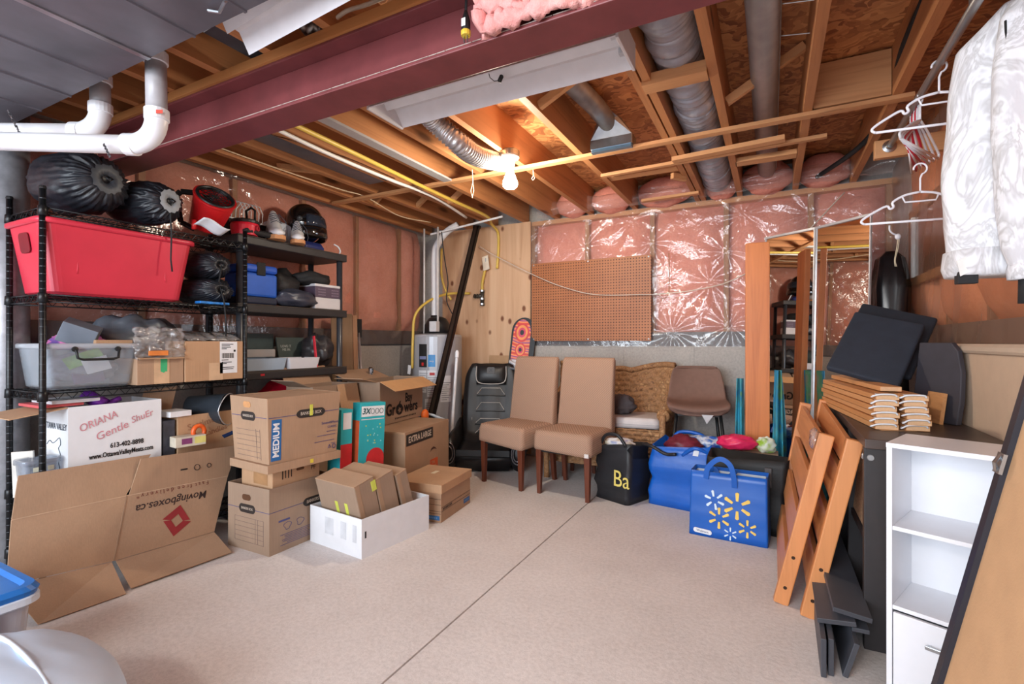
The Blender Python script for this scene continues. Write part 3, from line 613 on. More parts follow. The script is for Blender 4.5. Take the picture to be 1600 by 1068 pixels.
# ---------------------------------------------------------------- top shelf right: heater, canister, rack of hoops
ht = thing('shop_heater', 'round red fan heater with black grille tipped on the top wire shelf', 'heater', (-2.99, 1.80, 1.755))
ax = Vector((.62, -.12, .60)).normalized(); base = Vector((.0, -.03, .05))
hr = [(.0, 0), (.062, .0), (.085, .02), (.108, .20), (.112, .205), (.112, .215), (.100, .215), (.096, .12), (0, .11)]
MB().lathe(hr, 36, base, ax).build('heater_drum', plain((200, 30, 34), .35, var=.05), ht, smooth=False)
MB().lathe([(.1005, .20), (.101, .222), (.090, .226), (.090, .20)], 36, base, ax, cap=False).build('grille_ring', BLACK, ht, smooth=True)
m = MB(); u = ax.orthogonal().normalized(); w = ax.cross(u); g0 = base+ax*.217
for k in range(1, 6): m.tube([g0+(u*math.cos(a)+w*math.sin(a))*.017*k for a in [2*PI*i/24 for i in range(24)]], .0022, 5, closed=True)
for k in range(6): m.tube([g0+(u*math.cos(PI*k/6)+w*math.sin(PI*k/6))*.09, g0-(u*math.cos(PI*k/6)+w*math.sin(PI*k/6))*.09], .0022, 5)
tag(m.build('grille', plain((40, 40, 42), .4, .5), ht), kind='stuff')
MB().lathe([(0, .12), (.093, .12)], 24, base, ax, cap=True).build('grille_back', BLACKMAT, ht)
hp = [(.02, -.10, .02), (.0, -.165, .05), (-.02, -.18, .20), (0, -.165, .225), (.03, -.06, .235), (.04, -.01, .22)]
m = MB()
for a, b in zip(hp, hp[1:]): m.bar(a, b, .03, .016, (.8, .3, .3))
m.build('handle', BLACK, ht, bevel=.003)
MB().tube([(.10, -.15, .0), (.10, -.15, .055)], .012, 10).build('red_can', plain((200, 36, 40), .3), ht, smooth=True)
ct = MB().grid(8, 5, lambda u, v: tuple(Vector((-2.84, 1.622, 1.774))+Vector((.0, .15, -.035))*u+Vector((.06, .02, .035))*v+Vector((0, 0, .008))*math.sin(u*6))).build('paper_tag', plain((208, 212, 220), .6, var=.08), smooth=True, solid=.002)
tag(ct, 'crumpled white instruction tag hanging over the top wire shelf edge', 'tag')
vc = thing('canister', 'small red canister with a round dial beside the fan heater', 'canister', (-3.00, 2.03, 1.802))
MB().lathe([(.0, 0), (.075, 0), (.085, .06), (.08, .075), (0, .08)], 28).build('canister_body', plain((214, 40, 62), .35, var=.04), vc, smooth=False)
MB().lathe([(.0, .076), (.086, .076), (.088, .09), (.07, .10), (0, .10)], 28).build('canister_lid', BLACK, vc)
MB().lathe([(.0, 0), (.018, 0), (.018, .012), (.008, .014), (.008, .008), (0, .008)], 16, (.074, .030, .045), (.9, .35, 0)).build('dial', plain((170, 24, 44), .4), vc)
MB().tube([(-.02, .03, .10), (-.03, .03, .17), (-.0, .045, .19), (.03, .05, .17), (.03, .05, .1)], .008, 8).build('carry_handle', BLACK, vc, smooth=True)
tag(MB().tube([(-2.94+.0, 1.99+.012*i, 1.822+.004*(i % 2)) for i in range(18)], [.018+.003*(i % 2) for i in range(18)], 10).build('corrugated_hose', BLACKMAT, smooth=True), 'black corrugated hose lying along the shelf edge below the red canister', 'hose')
wh = thing('wire_plate_rack', 'white wire rack of hoops standing behind the red canister', 'rack', (-3.14, 2.09, 1.845))
MB().box((-.05, -.12, .075), (.05, .24, .083)).build('tray', plain((196, 198, 204), .4), wh)
for i in range(6):
    y = -.06+.028*i; MB().tube([(-.045, y, .083), (-.05, y+.01, .17), (-.02, y+.03, .215), (.02, y+.05, .20), (.045, y+.055, .15), (.047, y+.05, .083)], .0035, 6).build('hoop', plain((222, 224, 228), .35), wh, smooth=True)
MB().box((-.04, -.10, -.043), (.04, .20, .075)).build('stand', BLACKMAT, wh)

# ================================================================ BLACK PLASTIC SHELF
prk = thing('plastic_rack', 'black plastic shelving rack with round posts right of the wire rack', 'shelf', (-3.35, 1.95, 0))
PBLK = plain((44, 42, 44), .55, var=.12, bump=.15, bscale=30)
for z in (1.80, 1.365, .93, .49, .05):
    s = MB().box((0, 0, z-.055), (.40, .90, z-.005)).build('shelf_board', PBLK, prk, bevel=.006)
    MB().box((-.001, -.001, z-.007), (.401, .901, z)).build('shelf_lip', plain((66, 58, 52), .6), s, bevel=.003)
patch((.4012, .17, .905), (0, 1, 0), (0, 0, 1), .03, .014, plain((196, 30, 44), .4), prk, 'maker_badge')
for x in (.04, .36):
    for y in (.04, .86):
        MB().tube([(x, y, 0), (x, y, 1.75)], .022, 16).build('post', plain((52, 54, 60), .35, var=.1), prk, smooth=True)
# items, top shelf: shoes, helmet
SHOE = plain((214, 216, 222), .55, var=.06); GUM = plain((196, 138, 92), .6)
def shoe(label, loc, rz, rx=0, hi=.10, s=1.0):
    t = thing('sneaker', label, 'shoe', loc, (rx, 0, rz))
    secs = [(-.07, .055, .0, hi*1.05), (-.045, .064, .0, hi), (-.005, .064, 0, hi*.8), (.03, .066, 0, .055), (.07, .07, 0, .042), (.10, .06, 0, .032), (.115, .03, 0, .02)]
    R = []
    for x, w, z0, h in secs:
        R.append([Vector((x*s, w/2*s*math.cos(a)*(1 if math.sin(a) < .3 else .8), (.018+(h)*(.5+.5*math.sin(a)))*s)) for a in [2*PI*i/16 for i in range(16)]])
    MB().rings(R).build('upper', SHOE, t, smooth=True)
    out = [(x*s, w*.54*s) for x, w, _, _ in secs]; poly = out+[(x, -y) for x, y in reversed(out)]
    MB().prism(poly, (0, 0, 0), (1, 0, 0), (0, 1, 0), (0, 0, .02*s)).build('sole', GUM, t, bevel=.003)
    m = MB()
    for k in range(5):
        x = (-.02+.016*k)*s; z = (hi*.9-.012*k+.01)*s; m.tube([(x, -.024*s, z-.01), (x+.008, 0, z+.006), (x, .024*s, z-.01)], .0028, 5)
    m.tube([(-.02*s, .02*s, hi*s), (.02*s, .045*s, hi*.7*s), (.0, .055*s, hi*.4*s), (.03*s, .05*s, .03*s)], .0025, 5)
    tag(m.build('laces', plain((70, 74, 86), .7), t), kind='stuff'); return t
shoe('pale high-top child sneaker with gum sole, left one on the black plastic shelf', (-3.03, 2.27, 1.802), -.5, 0, .145, 1.45)
shoe('pale child sneaker with gum sole, right one next to the helmet', (-3.0, 2.43, 1.802), -.65, 0, .135, 1.3)
tag(MB().rings([rr(.09, .22, .03, 5, -3.12, 2.36, 1.802), rr(.10, .23, .03, 5, -3.12, 2.36, 1.86), rr(.07, .2, .03, 5, -3.12, 2.36, 1.955), rr(.03, .12, .015, 5, -3.12, 2.36, 1.975)]).build('folded_cloth', plain((196, 206, 222), .7, var=.1), smooth=True), 'pale blue folded cloth bundle behind the child sneakers', 'cloth')
hm = thing('motorcycle_helmet', 'glossy black full-face helmet on the top of the plastic rack', 'helmet', (-3.11, 2.58, 1.865))
GLB = plain((14, 15, 17), .12, var=.1, **{'Coat Weight': .6})
def hf(d):
    k = 1.0
    if d.z < -.55: k *= .97
    return k
hu = Vector((.66, .5, -.15)).normalized()
def hshape(d):
    f = d.dot(hu); k = 1+.10*max(0, f)*(1 if d.z < .1 else .2)
    return k
MB().ball((0, 0, .145), (.135, .135, .145), 32, 22, hshape).build('shell', GLB, hm, smooth=True)
hs = Vector((.5, -.5, 0)).normalized()
def ring_on(z, a0, a1, r, n=14):
    f = Vector((hu.x, hu.y, 0)).normalized(); s2 = Vector((-f.y, f.x, 0))
    return [Vector((0, 0, z))+(f*math.cos(a0+(a1-a0)*i/n)+s2*math.sin(a0+(a1-a0)*i/n))*r for i in range(n+1)]
MB().rings([ring_on(.20, -1.25, 1.25, .130), ring_on(.18, -1.25, 1.25, .148), ring_on(.13, -1.25, 1.25, .158), ring_on(.105, -1.25, 1.25, .154)], cap=False, closed=False).build('visor', plain((38, 44, 56), .05), hm, smooth=True, solid=.003)
MB().rings([ring_on(.105, -1.5, 1.5, .146), ring_on(.10, -1.5, 1.5, .160), ring_on(.045, -1.5, 1.5, .164), ring_on(.02, -1.5, 1.5, .15)], cap=False, closed=False).build('chin_bar', GLB, hm, smooth=True, solid=.006)
for sg in (1, -1):
    c = Vector((0, 0, .15))+Vector((hu.y, -hu.x, 0)).normalized()*.132*sg
    MB().lathe([(0, .014), (.016, .014), (.022, 0)], 16, c, (hu.y*sg, -hu.x*sg, 0)).build('visor_pivot', plain((60, 62, 66), .3), hm, smooth=True)
tag(MB().rings([rr(.14, .2, .04, 5, -3.09, 2.60, 1.802), rr(.15, .21, .04, 5, -3.09, 2.60, 1.83), rr(.12, .18, .04, 5, -3.09, 2.60, 1.863)]).build('pouch', plain((30, 44, 110), .55, var=.2), smooth=True), 'dark blue pouch squeezed under the black helmet', 'pouch')
tag(MB().tube(bez([(-2.98, 2.745, 1.87), (-2.955, 2.765, 1.85), (-2.95, 2.78, 1.82), (-2.965, 2.785, 1.803)], 6), .006, 8).build('strap', plain((206, 206, 210), .6), smooth=True), 'white strap end hanging beside the helmet at the shelf corner', 'strap')
# second plastic shelf
cl = thing('cool_box', 'bright blue insulated lunch cooler on the plastic rack', 'cooler', (-3.08, 2.13, 1.367))
MB().box((-.10, -.125, 0), (.10, .125, .05)).build('cooler_base', plain((28, 36, 60), .6), cl, bevel=.012)
MB().box((-.10, -.125, .05), (.10, .125, .205)).build('cooler_body', plain((30, 92, 196), .5, var=.06), cl, bevel=.015)
MB().box((-.103, -.128, .208), (.103, .128, .262)).build('cooler_lid', plain((24, 82, 190), .5, var=.06), cl, bevel=.018)
MB().box((.095, -.03, .19), (.108, .03, .275)).build('lid_tab', BLACKMAT, cl, bevel=.004)
def lump(name, label, cat, c, r, mat, amp=.2, fr=2.5, seed=0, nn=28, flat=True, fine=.05):
    def fn(d):
        k = 1+amp*nz(d.x*fr+seed, d.y*fr, d.z*fr)+fine*nz(d.x*9+seed, d.y*9, d.z*9)+fine*.8*abs(nz(d.x*5, d.y*5+seed, d.z*5))
        return k
    m = MB().ball((0, 0, 0), r, nn, nn*2//3, fn)
    if flat: m.v = [Vector((v.x, v.y, max(v.z, -r[2]*.82))) for v in m.v]
    m.v = [v+Vector(c) for v in m.v]
    return tag(m.build(name, mat, smooth=True), label, cat)
lump('duffel_bag', 'black soft bag slumped beside the blue cooler', 'bag', (-3.14, 2.38, 1.52), (.13, .145, .125), plain((28, 28, 32), .6, bump=.3), .25, 2, 1)
lump('duffel_bag', 'dark slate nylon stuff sack lying in front of the black soft bag', 'bag', (-3.02, 2.42, 1.425), (.09, .175, .067), plain((56, 60, 74), .3, bump=.3), .22, 2.4, 5)
rad = thing('box_radio', 'white and purple-grey boxed appliance at the right end of the plastic shelf', 'appliance', (-3.06, 2.69, 1.367))
MB().box((-.09, -.13, 0), (.09, .11, .085)).build('appliance_base', plain((206, 204, 208), .45, var=.04), rad, bevel=.006)
MB().box((-.088, -.128, .085), (.088, .108, .165)).build('keypad_front', plain((88, 74, 92), .5, var=.12), rad, bevel=.003)
MB().box((-.09, -.13, .165), (.09, .11, .185)).build('appliance_top', plain((216, 216, 222), .45), rad, bevel=.005)
for i in range(2):
    for j in range(4):
        for z in (.10, .12, .14): MB().box((.087, -.10+.125*i+.018*j, z), (.0895, -.088+.125*i+.018*j, z+.009)).build('key', plain((132, 118, 136), .5), rad)
lump('mesh_cap', 'crumpled black cloth cap lying on the boxed appliance', 'cap', (-3.07, 2.62, 1.59), (.10, .15, .06), BLACKMAT, .3, 2, 9)
# third plastic shelf
tag(MB().rings([rr(.20, .30, .01, 2, -3.08, 2.16, .932), rr(.22, .33, .01, 2, -3.08, 2.16, 1.01), rr(.21, .32, .01, 2, -3.08, 2.16, 1.01), rr(.19, .29, .01, 2, -3.08, 2.16, .94)]).build('shallow_tray', plain((168, 190, 212), .5, var=.04)), 'pale blue shallow tray on the third black plastic shelf', 'tray')
tag(MB().rings([rr(.18, .24, .012, 2, -3.06, 2.465, .932), rr(.20, .27, .012, 2, -3.06, 2.465, 1.008), rr(.19, .26, .012, 2, -3.06, 2.465, 1.008), rr(.17, .23, .012, 2, -3.06, 2.465, .94)]).build('shallow_tray', plain((222, 224, 232), .5, var=.03)), 'white shallow tray next to the pale blue tray on the plastic rack', 'tray')
tag(MB().box((-3.26, 2.04, 1.014), (-3.14, 2.36, 1.07)).build('plastic_case', clear(haze=.45, k=1.5), bevel=.006), 'translucent flat case lying across the back of the pale blue tray', 'case')
cb = thing('chalk_board', 'small dark green board with faint chalk writing leaning on the plastic shelf', 'board', (-3.20, 2.44, .935), (0, 0, 0))
MB().slab((.0, 0, 0), (0, .24, 0), (-.04, 0, .22), .012).build('board_panel', plain((66, 78, 76), .6, var=.1), cb)
text('LOVE IT\nME IN', .026, (-.022, .07, .14), (0, 1, 0), (-.18, 0, 1), plain((188, 194, 190), .8), cb)
tag(MB().box((-3.30, 2.20, .932), (-3.27, 2.44, 1.18)).build('teal_board', plain((56, 74, 76), .5)), 'dark teal board standing behind the chalk board', 'panel')
tag(MB().bar((-2.975, 2.58, .934), (-3.02, 2.59, 1.165), .022, .008, (0, 1, 0)).build('red_strap', plain((214, 44, 62), .5), bevel=.003), 'pinkish red strip leaning upright at the front of the plastic rack', 'strip')
lump('dark_bag', 'dark grey plastic bag at the right end of the third plastic shelf', 'bag', (-3.12, 2.70, 1.045), (.12, .11, .135), plain((52, 50, 54), .35, bump=.3), .3, 2.2, 14)
lump('red_bag', 'shiny red bag on the low shelf of the plastic rack', 'bag', (-3.10, 2.47, .665), (.17, .29, .20), plain((176, 20, 44), .28, var=.15), .2, 2.6, 22)
# boards and poles right of the plastic rack
tag(MB().slab((-3.22, 2.97, 0.0), (.10, .14, 0), (-.06, .02, 1.36), .018).build('plank', wood((134, 102, 72), (104, 78, 54), 'Z')), 'wide brown board leaning upright just right of the plastic rack', 'plank')
tag(MB().slab((-3.12, 3.115, 0.0), (.02, .03, 0), (-.06, .02, 1.35), .02).build('plank', STUD), 'narrow strip of lighter wood leaning beside the wide brown board', 'plank')
pl = thing('tool_pole', 'silver pole with a black flat head leaning right of the brown boards', 'pole', (-3.12, 3.20, 0))
MB().tube([(.04, .02, 0), (-.06, .0, 1.20)], .013, 12).build('pole_shaft', plain((200, 196, 200), .3, .8), pl, smooth=True)
MB().box((-.075, -.03, 1.16), (-.05, .035, 1.32)).build('pole_head', BLACKMAT, pl, bevel=.004)
tag(MB().lathe([(.016, 0), (.016, .86), (.021, .862), (.021, .90), (.014, .91), (0, .91)], 14, (-2.96, 3.12, 0)).build('chrome_pole', plain((180, 182, 190), .15, 1)), 'short chrome pole with rounded cap standing behind the open boxes', 'pole')
# ================================================================ wire rack, third shelf
BINM = clear(tint=(.93, .95, .97), haze=.22, hcol=(206, 216, 226), rough=.2, k=1.1)
bn = tub('clear_bin', 'clear plastic bin full of clutter on the third wire shelf', 'bin', (-3.02, 1.18), .27, .33, .32, .37, .21, BINM, clear(haze=.5, hcol=(206, 212, 220)), .03, z=.90, rim=.010)
hb = MB().tube([(.165, -.085, .185), (.182, -.085, .18), (.186, -.08, .145), (.186, -.06, .138), (.186, .06, .138), (.186, .08, .145), (.182, .085, .18), (.165, .085, .185)], .006, 8).build('bin_handle', BLACK, bn, smooth=True)
for y in (-.085, .085): MB().lathe([(0, .012), (.011, .010), (.013, 0)], 12, (.168, y, .187), (1, 0, 0)).build('handle_button', BLACK, hb)
def card(label, o, a, b, t, mat, cat='card', name='card'): return tag(MB().slab(o, a, b, t).build(name, mat), label, cat)
card('white card pressed against the front wall of the clear bin', (-2.905, 1.165, .965), (0, .10, .025), (-.01, -.022, .066), .002, PAPER)
card('green and white leaflet tilted inside the clear bin', (-2.915, 1.10, .99), (0, .14, .055), (-.02, -.022, .05), .003, plain((120, 170, 70), .6, var=.35, scale=25), 'leaflet', 'leaflet')
card('purple booklet at the bottom of the clear bin', (-2.912, 1.12, .92), (0, .12, .01), (-.015, -.005, .05), .01, plain((92, 66, 110), .6, var=.3), 'booklet', 'booklet')
lump('clutter_bundle', 'dark bundle of cloth filling the clear bin', 'bundle', (-3.03, 1.19, .99), (.11, .14, .075), plain((116, 116, 126), .8, var=.5, scale=18), .25, 2.5, 3)
gb = Box('small_grey_box', 'small slate grey box tilted in the top of the clear bin', (-2.99, 1.07), 62, .14, .09, .10, plain((104, 112, 124), .6, var=.05), z=1.13, tilt=(18, 22))
tag(MB().box((-3.0, 1.19, 1.105), (-2.885, 1.345, 1.13)).build('small_carton', CARD2, bevel=.002), 'flat tan carton lying on top of the clear bin', 'box')
lump('gift_bag', 'purple and pink gift bag crumpled behind the small grey box', 'bag', (-3.08, 1.2, 1.12), (.08, .11, .045), m_patches([(120, 80, 160), (196, 110, 160), (90, 60, 130)], 10), .3, 3, 8)
lump('grey_garment_bag', 'slate grey plastic bag bunched at the back of the third wire shelf', 'bag', (-3.10, 1.46, 1.14), (.10, .20, .13), plain((86, 94, 104), .35, bump=.4, bscale=20), .35, 2.4, 31)
b1 = Box('cardboard_box', 'small carton with green tape on the third wire shelf', (-2.845, 1.345), 90, .225, .28, .135, CARD, z=.90)
b1.patchR(.115, .068, .075, .134, plain((206, 172, 138), .4)); b1.patchR(.125, .095, .032, .075, plain((62, 176, 118), .6), name='green_tape', t=.001, poly=[(-.016, -.03), (0, -.038), (.008, -.03), (.016, -.032), (.017, .038), (-.016, .038)])
b1.flap('R', .0, .225, .03, -5, CARD2)
b2 = Box('cardboard_box', 'taller carton with white shipping label on the third wire shelf', (-2.84, 1.575), 90, .335, .26, .225, CARD2, z=.90)
b2.patchR(.17, .05, .08, .10, plain((210, 176, 142), .35), name='packing_tape')
lb = b2.patchR(.245, .130, .105, .185, PAPER, name='shipping_label')
m = MB()
for i in range(16):
    x = .205+.0046*i; m.box((x, -.0022, .125), (x+(.0026 if i % 3 else .0012), -.0015, .155))
for z, w in ((.205, .07), (.196, .05), (.187, .055), (.178, .03), (.113, .04), (.10, .06), (.092, .03), (.07, .075), (.06, .07)): m.box((.203, -.0022, z), (.203+w, -.0015, z+.004))
m.box((.275, -.0022, .162), (.287, -.0015, .174)); tag(m.build('label_print', INKBLACK, lb), kind='stuff')
CLB = clear(haze=.12, k=2.2, rough=.12, bumpy=1.0)
tag(MB().grid(26, 22, lambda u, v: (-2.835+.02*nz(u*8, v*8, 3)-.015*v, 1.33+.24*u+.015*nz(v*6, 2), 1.035+.16*v+.012*nz(u*7, v*7, 9))).build('clear_bag', CLB, smooth=True, solid=.004), 'crinkled clear plastic bag in front of the slate grey bag', 'bag')
tag(MB().box((-2.83, 1.39, 1.05), (-2.822, 1.48, 1.075)).build('orange_card', plain((222, 130, 60), .6)), 'orange card showing inside the crinkled clear bag', 'card')
tag(MB().grid(26, 8, lambda u, v: (-2.86-.24*v, 1.60+.31*u, 1.13+.05*math.sin(PI*v)+.012*nz(u*9, v*5, 2))).build('clear_bag', clear(haze=.2, k=2.2, rough=.15, bumpy=.8), smooth=True, solid=.003), 'clear zip bag lying flat on the taller labelled carton', 'bag')
# ================================================================ wire rack, fourth shelf
wbx = Box('white_box', 'white carton with red handwriting and phone number on the lower wire shelf', (-2.852, 1.07), 90, .392, .29, .395, WHITEBOX, z=.425, open_=True)
RINK = plain((206, 140, 150), .8)
wbx.textR('ORIANA', .050, .115, .315, RINK, right=(1, 0, .36), up=(-.36, 0, 1), shear=.2, sx=.85); wbx.textR('Gentle', .052, .17, .262, RINK, right=(1, 0, .36), up=(-.36, 0, 1), shear=.2); wbx.textR('ShuEr', .046, .30, .315, RINK, right=(1, 0, .32), up=(-.32, 0, 1), shear=.2, sx=.95)
wbx.textR('613-402-8898', .033, .235, .190, INKBLACK, sx=.78, bold=.022); wbx.textR('www.OttawaValleyMeats.com', .033, .215, .150, INKBLACK, sx=.68, bold=.022)
wbx.textL('OTTAWA VALLEY', .042, .16, .30, plain((44, 54, 70), .8), sx=.72)
# outline of a steer's head printed on the left face
P = [(.08, .21), (.11, .23), (.14, .22), (.17, .23), (.21, .25), (.22, .22), (.20, .20), (.22, .17), (.20, .14), (.21, .10), (.17, .08), (.12, .09)]
MB().tube([(-.0012, wbx.W-p.x, p.y) for p in bez([(a, b, 0) for a, b in P], 4)], .0016, 4).build('printed_outline', plain((60, 70, 84), .8), wbx.t)
wbx.flap('L', 0, .29, .20, -8, CARD2)
tag(MB().box((-3.10, .98, .824), (-2.88, 1.14, .836)).build('book', plain((196, 84, 88), .6)), 'thin red book resting on the open white carton', 'book')
tag(MB().box((-3.08, 1.02, .838), (-2.87, 1.20, .852)).build('book', plain((206, 206, 210), .6)), 'white booklet on top of the thin red book', 'book')
tag(MB().tube([(-2.95, 1.173, 0.865), (-2.88, 1.221, 0.814)], .032, 14).build('purple_bottle', plain((98, 40, 140), .2, .4, var=.1), smooth=True), 'shiny purple bottle sticking out of the white carton', 'bottle')
tag(MB().tube([(-2.9, 1.222, 0.807), (-2.9, 1.297, 0.837)], .014, 10).build('purple_tube', plain((112, 50, 160), .25, .3), smooth=True), 'slim purple tube lying right of the purple bottle', 'tube')
hbx = Box('cardboard_box', 'open carton with faint handwriting on the lower wire shelf', (-2.852, 1.545), 90, .36, .26, .29, CARD2, z=.425, open_=True)
hbx.textR('Settlmt', .05, .12, .235, plain((160, 116, 88), .8), right=(1, 0, .2), up=(-.2, 0, 1)); hbx.textR('Candles', .045, .20, .185, plain((150, 104, 76), .8), right=(1, 0, .2), up=(-.2, 0, 1))
pn = thing('steel_pail', 'dark metal pail lying in the open carton on the lower shelf', 'pail', (-3.02, 1.70, .73))
MB().lathe([(0, 0), (.075, 0), (.09, .20), (.094, .202), (.09, .204), (.086, .2), (.07, .01), (0, .01)], 28, axis=(.6, .4, -.02)).build('pail_body', plain((74, 82, 92), .3, .5, var=.2), pn, smooth=True)
d = Vector((.6, .4, -.02)).normalized(); u = d.cross(Vector((0, 0, 1))).normalized()
MB().tube([d*.2+(u*math.cos(a)+u.cross(d)*math.sin(a))*.092+d*.02*abs(math.sin(a)) for a in [2*PI*i/26 for i in range(26)]], .003, 6, closed=True).build('wire_handle', plain((216, 216, 220), .3, .6), pn, smooth=True)
tag(MB().box((-2.99, 1.50, .715), (-2.84, 1.61, .745)).build('small_carton', plain((224, 224, 228), .6), bevel=.002), 'white flat carton between the white box and the pail', 'box')
tag(MB().box((-2.98, 1.475, .43), (-2.86, 1.535, .70)).build('dark_box', plain((60, 62, 72), .6, var=.3, scale=30), bevel=.003), 'dark box wedged between the white carton and the handwritten carton', 'box')
tp = Box('tool_package', 'orange and white tool package lying in front of the handwritten carton', (-2.775, 1.49), 82, .15, .075, .055, plain((206, 196, 178), .5, var=.1, scale=30), z=.56)
tp.patchR(.055, .03, .05, .03, plain((130, 60, 110), .5)); tp.patchR(.12, .03, .055, .035, plain((216, 206, 120), .5))
tag(MB().tube([Vector((-2.80, 1.625, .625))+Vector((.0, .030*math.cos(a), .034*math.sin(a))) for a in [2*PI*i/20 for i in range(20)]], .012, 8, closed=True).build('tape_roll', plain((226, 96, 36), .4), smooth=True), 'roll of bright orange tape by the tool package', 'tape')
tag(MB().slab((-2.77, 1.75, .575), (0, .06, .015), (-.02, .0, .012), .006).build('blue_marker', plain((26, 50, 90), .4)), 'dark blue marker lying on the flattened carton edge', 'marker')
tag(MB().slab((-3.00, .93, .425), (.04, .06, 0), (-.02, 0, .20), .02).build('white_board_offcut', plain((214, 210, 202), .6)), 'off-white board offcut standing on the lower wire shelf by the clear food tub', 'board')
tb2 = tub('food_tub', 'small clear plastic food tub beside the flattened carton', 'tub', (-2.93, .99), .08, .11, .10, .13, .17, clear(tint=(.9, .92, .95), haze=.3, hcol=(170, 178, 190), k=1.4), None, .02, z=.425, rim=.006)
for y in (-.02, .03): patch((.048, y, .13), (0, 1, 0), (.05, 0, 1), .022, .02, plain((214, 216, 196), .5), tb2)
tag(MB().rings([rr(.16, .44, .05, 5, -2.98, 1.30, .145), rr(.2, .5, .06, 5, -2.98, 1.30, .25), rr(.14, .4, .05, 5, -2.98, 1.30, .34)]).build('dark_bundle', BLACKMAT, smooth=True), 'dark bundle low in the wire rack behind the flattened carton', 'bundle')
tag(MB().slab((-3.06, 1.45, .72), (.06, .14, .02), (0, .03, .13), .006).build('loose_flap', CARD), 'loose cardboard flap hanging under the third wire shelf', 'cardboard')

# ================================================================ flattened moving box
mv = thing('flattened_carton', 'flattened brown moving carton with red diamond leaning on the wire rack', 'cardboard', (-2.7, 1.3, 0))
A = [(-2.775, 0.856, 0.387), (-2.775, 1.268, 0.374), (-2.775, 1.774, 0.349)]      # upper fold
B = [(-2.7, 0.818, 0.149), (-2.7, 1.182, 0.106), (-2.7, 1.65, 0.084)]          # lower fold
Tt = [(-2.8, 0.885, 0.559), (-2.8, 1.387, 0.549), (-2.8, 1.33, 0.539), (-2.8, 1.841, 0.515)]
Fl = [(-2.564, 0.869, 0.006), (-2.533, 1.155, 0.006), (-2.557, 1.186, 0.012), (-2.524, 1.635, 0.012)]
def quad(a, b, c, d, t, name, mat=CARD):
    a, b, c, d = map(Vector, (a, b, c, d)); n = (b-a).cross(d-a).normalized()*-t
    return MB().hexa([a+n, b+n, c+n, d+n, a, b, c, d]).build(name, mat, mv, world=True)
A = [Vector(p) for p in A]; B = [Vector(p) for p in B]
quad(B[0], B[1], A[1], A[0], .006, 'left_panel'); rp_ = quad(B[1], B[2], A[2], A[1], .006, 'right_panel')
e = Vector((.002, 0, .002)); Tt = [Vector(p) for p in Tt];
quad(A[0]+e, A[1]+e+(A[0]-A[1])*.01, Tt[1], Tt[0], .006, 'top_flap'); quad(A[1]+e+(A[2]-A[1])*.02, A[2]+e, Tt[3]+Vector((.025, 0, 0)), Tt[2]+Vector((.025, 0, 0)), .006, 'top_flap')
Fl = [Vector(p) for p in Fl]
cn = (A[1]-B[1]).cross(B[2]-B[1]).normalized(); cn = cn if cn.x > 0 else -cn
MB().bar(B[1]+cn*.001, A[1]+cn*.001, .006, .002, cn).build('crease', plain((150, 122, 98), .8), mv, world=True)
MB().bar(A[0]+cn*.001, A[1]+cn*.001, .005, .002, cn).build('crease', plain((196, 166, 138), .8), mv, world=True); MB().bar(A[1]+cn*.001, A[2]+cn*.001, .005, .002, cn).build('crease', plain((196, 166, 138), .8), mv, world=True)
quad(Fl[0], Fl[1], B[1]-e+(B[0]-B[1])*.02, B[0]-e, .006, 'bottom_flap'); quad(Fl[2], Fl[3], B[2]-e, B[1]-e+(B[2]-B[1])*.02, .006, 'bottom_flap')
r_ = (B[2]-B[1]).normalized(); u_ = (A[1]-B[1]); u_ = (u_-r_*u_.dot(r_)).normalized(); n_ = r_.cross(u_); MR = plain((150, 44, 48), .7)
L_ = (B[2]-B[1]).length; Hh = (A[1]-B[1]).length
def onp(x, y): return B[1]+r_*x*L_+u_*y*Hh+n_*.0008
text('Movingboxes.ca', .054, onp(.60, .72), -r_, -u_, plain((60, 46, 44), .7), mv, world=True, sx=1.0, shear=.3, bold=.01)
text('F a s t  f r e e  d e l i v e r y *', .030, onp(.62, .92), -r_, -u_, plain((122, 70, 60), .7), mv, world=True)
dc = onp(.61, .37); a1 = (r_*.8+u_*.45).normalized()*.105; a2 = (-r_*.35+u_*.75).normalized()*.105
# red hollow diamond with a gap at two corners
def dia(s): return [(a1*x+a2*y)*s for x, y in ((-.5, -.5), (.5, -.5), (.5, .5), (-.5, .5))]
o_, i_ = dia(1.0), dia(.42); fs = []
for k in range(4):
    k2 = (k+1) % 4; g0, g1 = (.10 if k in (1, 3) else 0), (.0)
    oa, ia = o_[k].lerp(o_[k2], g0), i_[k].lerp(i_[k2], g0*.0); o_k = o_; m = MB().add([dc+oa, dc+o_[k2], dc+i_[k2], dc+ia, dc+oa+n_*.0008, dc+o_[k2]+n_*.0008, dc+i_[k2]+n_*.0008, dc+ia+n_*.0008], [(0, 1, 2, 3), (4, 5, 6, 7), (0, 1, 5, 4), (1, 2, 6, 5), (2, 3, 7, 6), (3, 0, 4, 7)])
    m.build('logo_bar', MR, mv, world=True)
tu = (Tt[2]-A[1]); tu = (tu-r_*tu.dot(r_)).normalized(); tn = r_.cross(tu)
def onf(x, y): return A[1]+r_*x*L_+tu*y*(Tt[2]-A[1]).length+tn*.003+Vector((.025*y, 0, 0))
for x, w in ((.70, .03), (.84, .022)):
    MB().tube([onf(x, .45)+(r_*math.cos(a)*w/2+tu*math.sin(a)*w/2)+tn*.0005 for a in [2*PI*i/16 for i in range(16)]], .0018, 4, closed=True).build('printed_mark', INK, mv, world=True)
for x, w in ((.52, .03), (.575, .01)): MB().slab(onf(x, .43), r_*w, tu*.008, -.0006).build('printed_line', INK, mv, world=True)

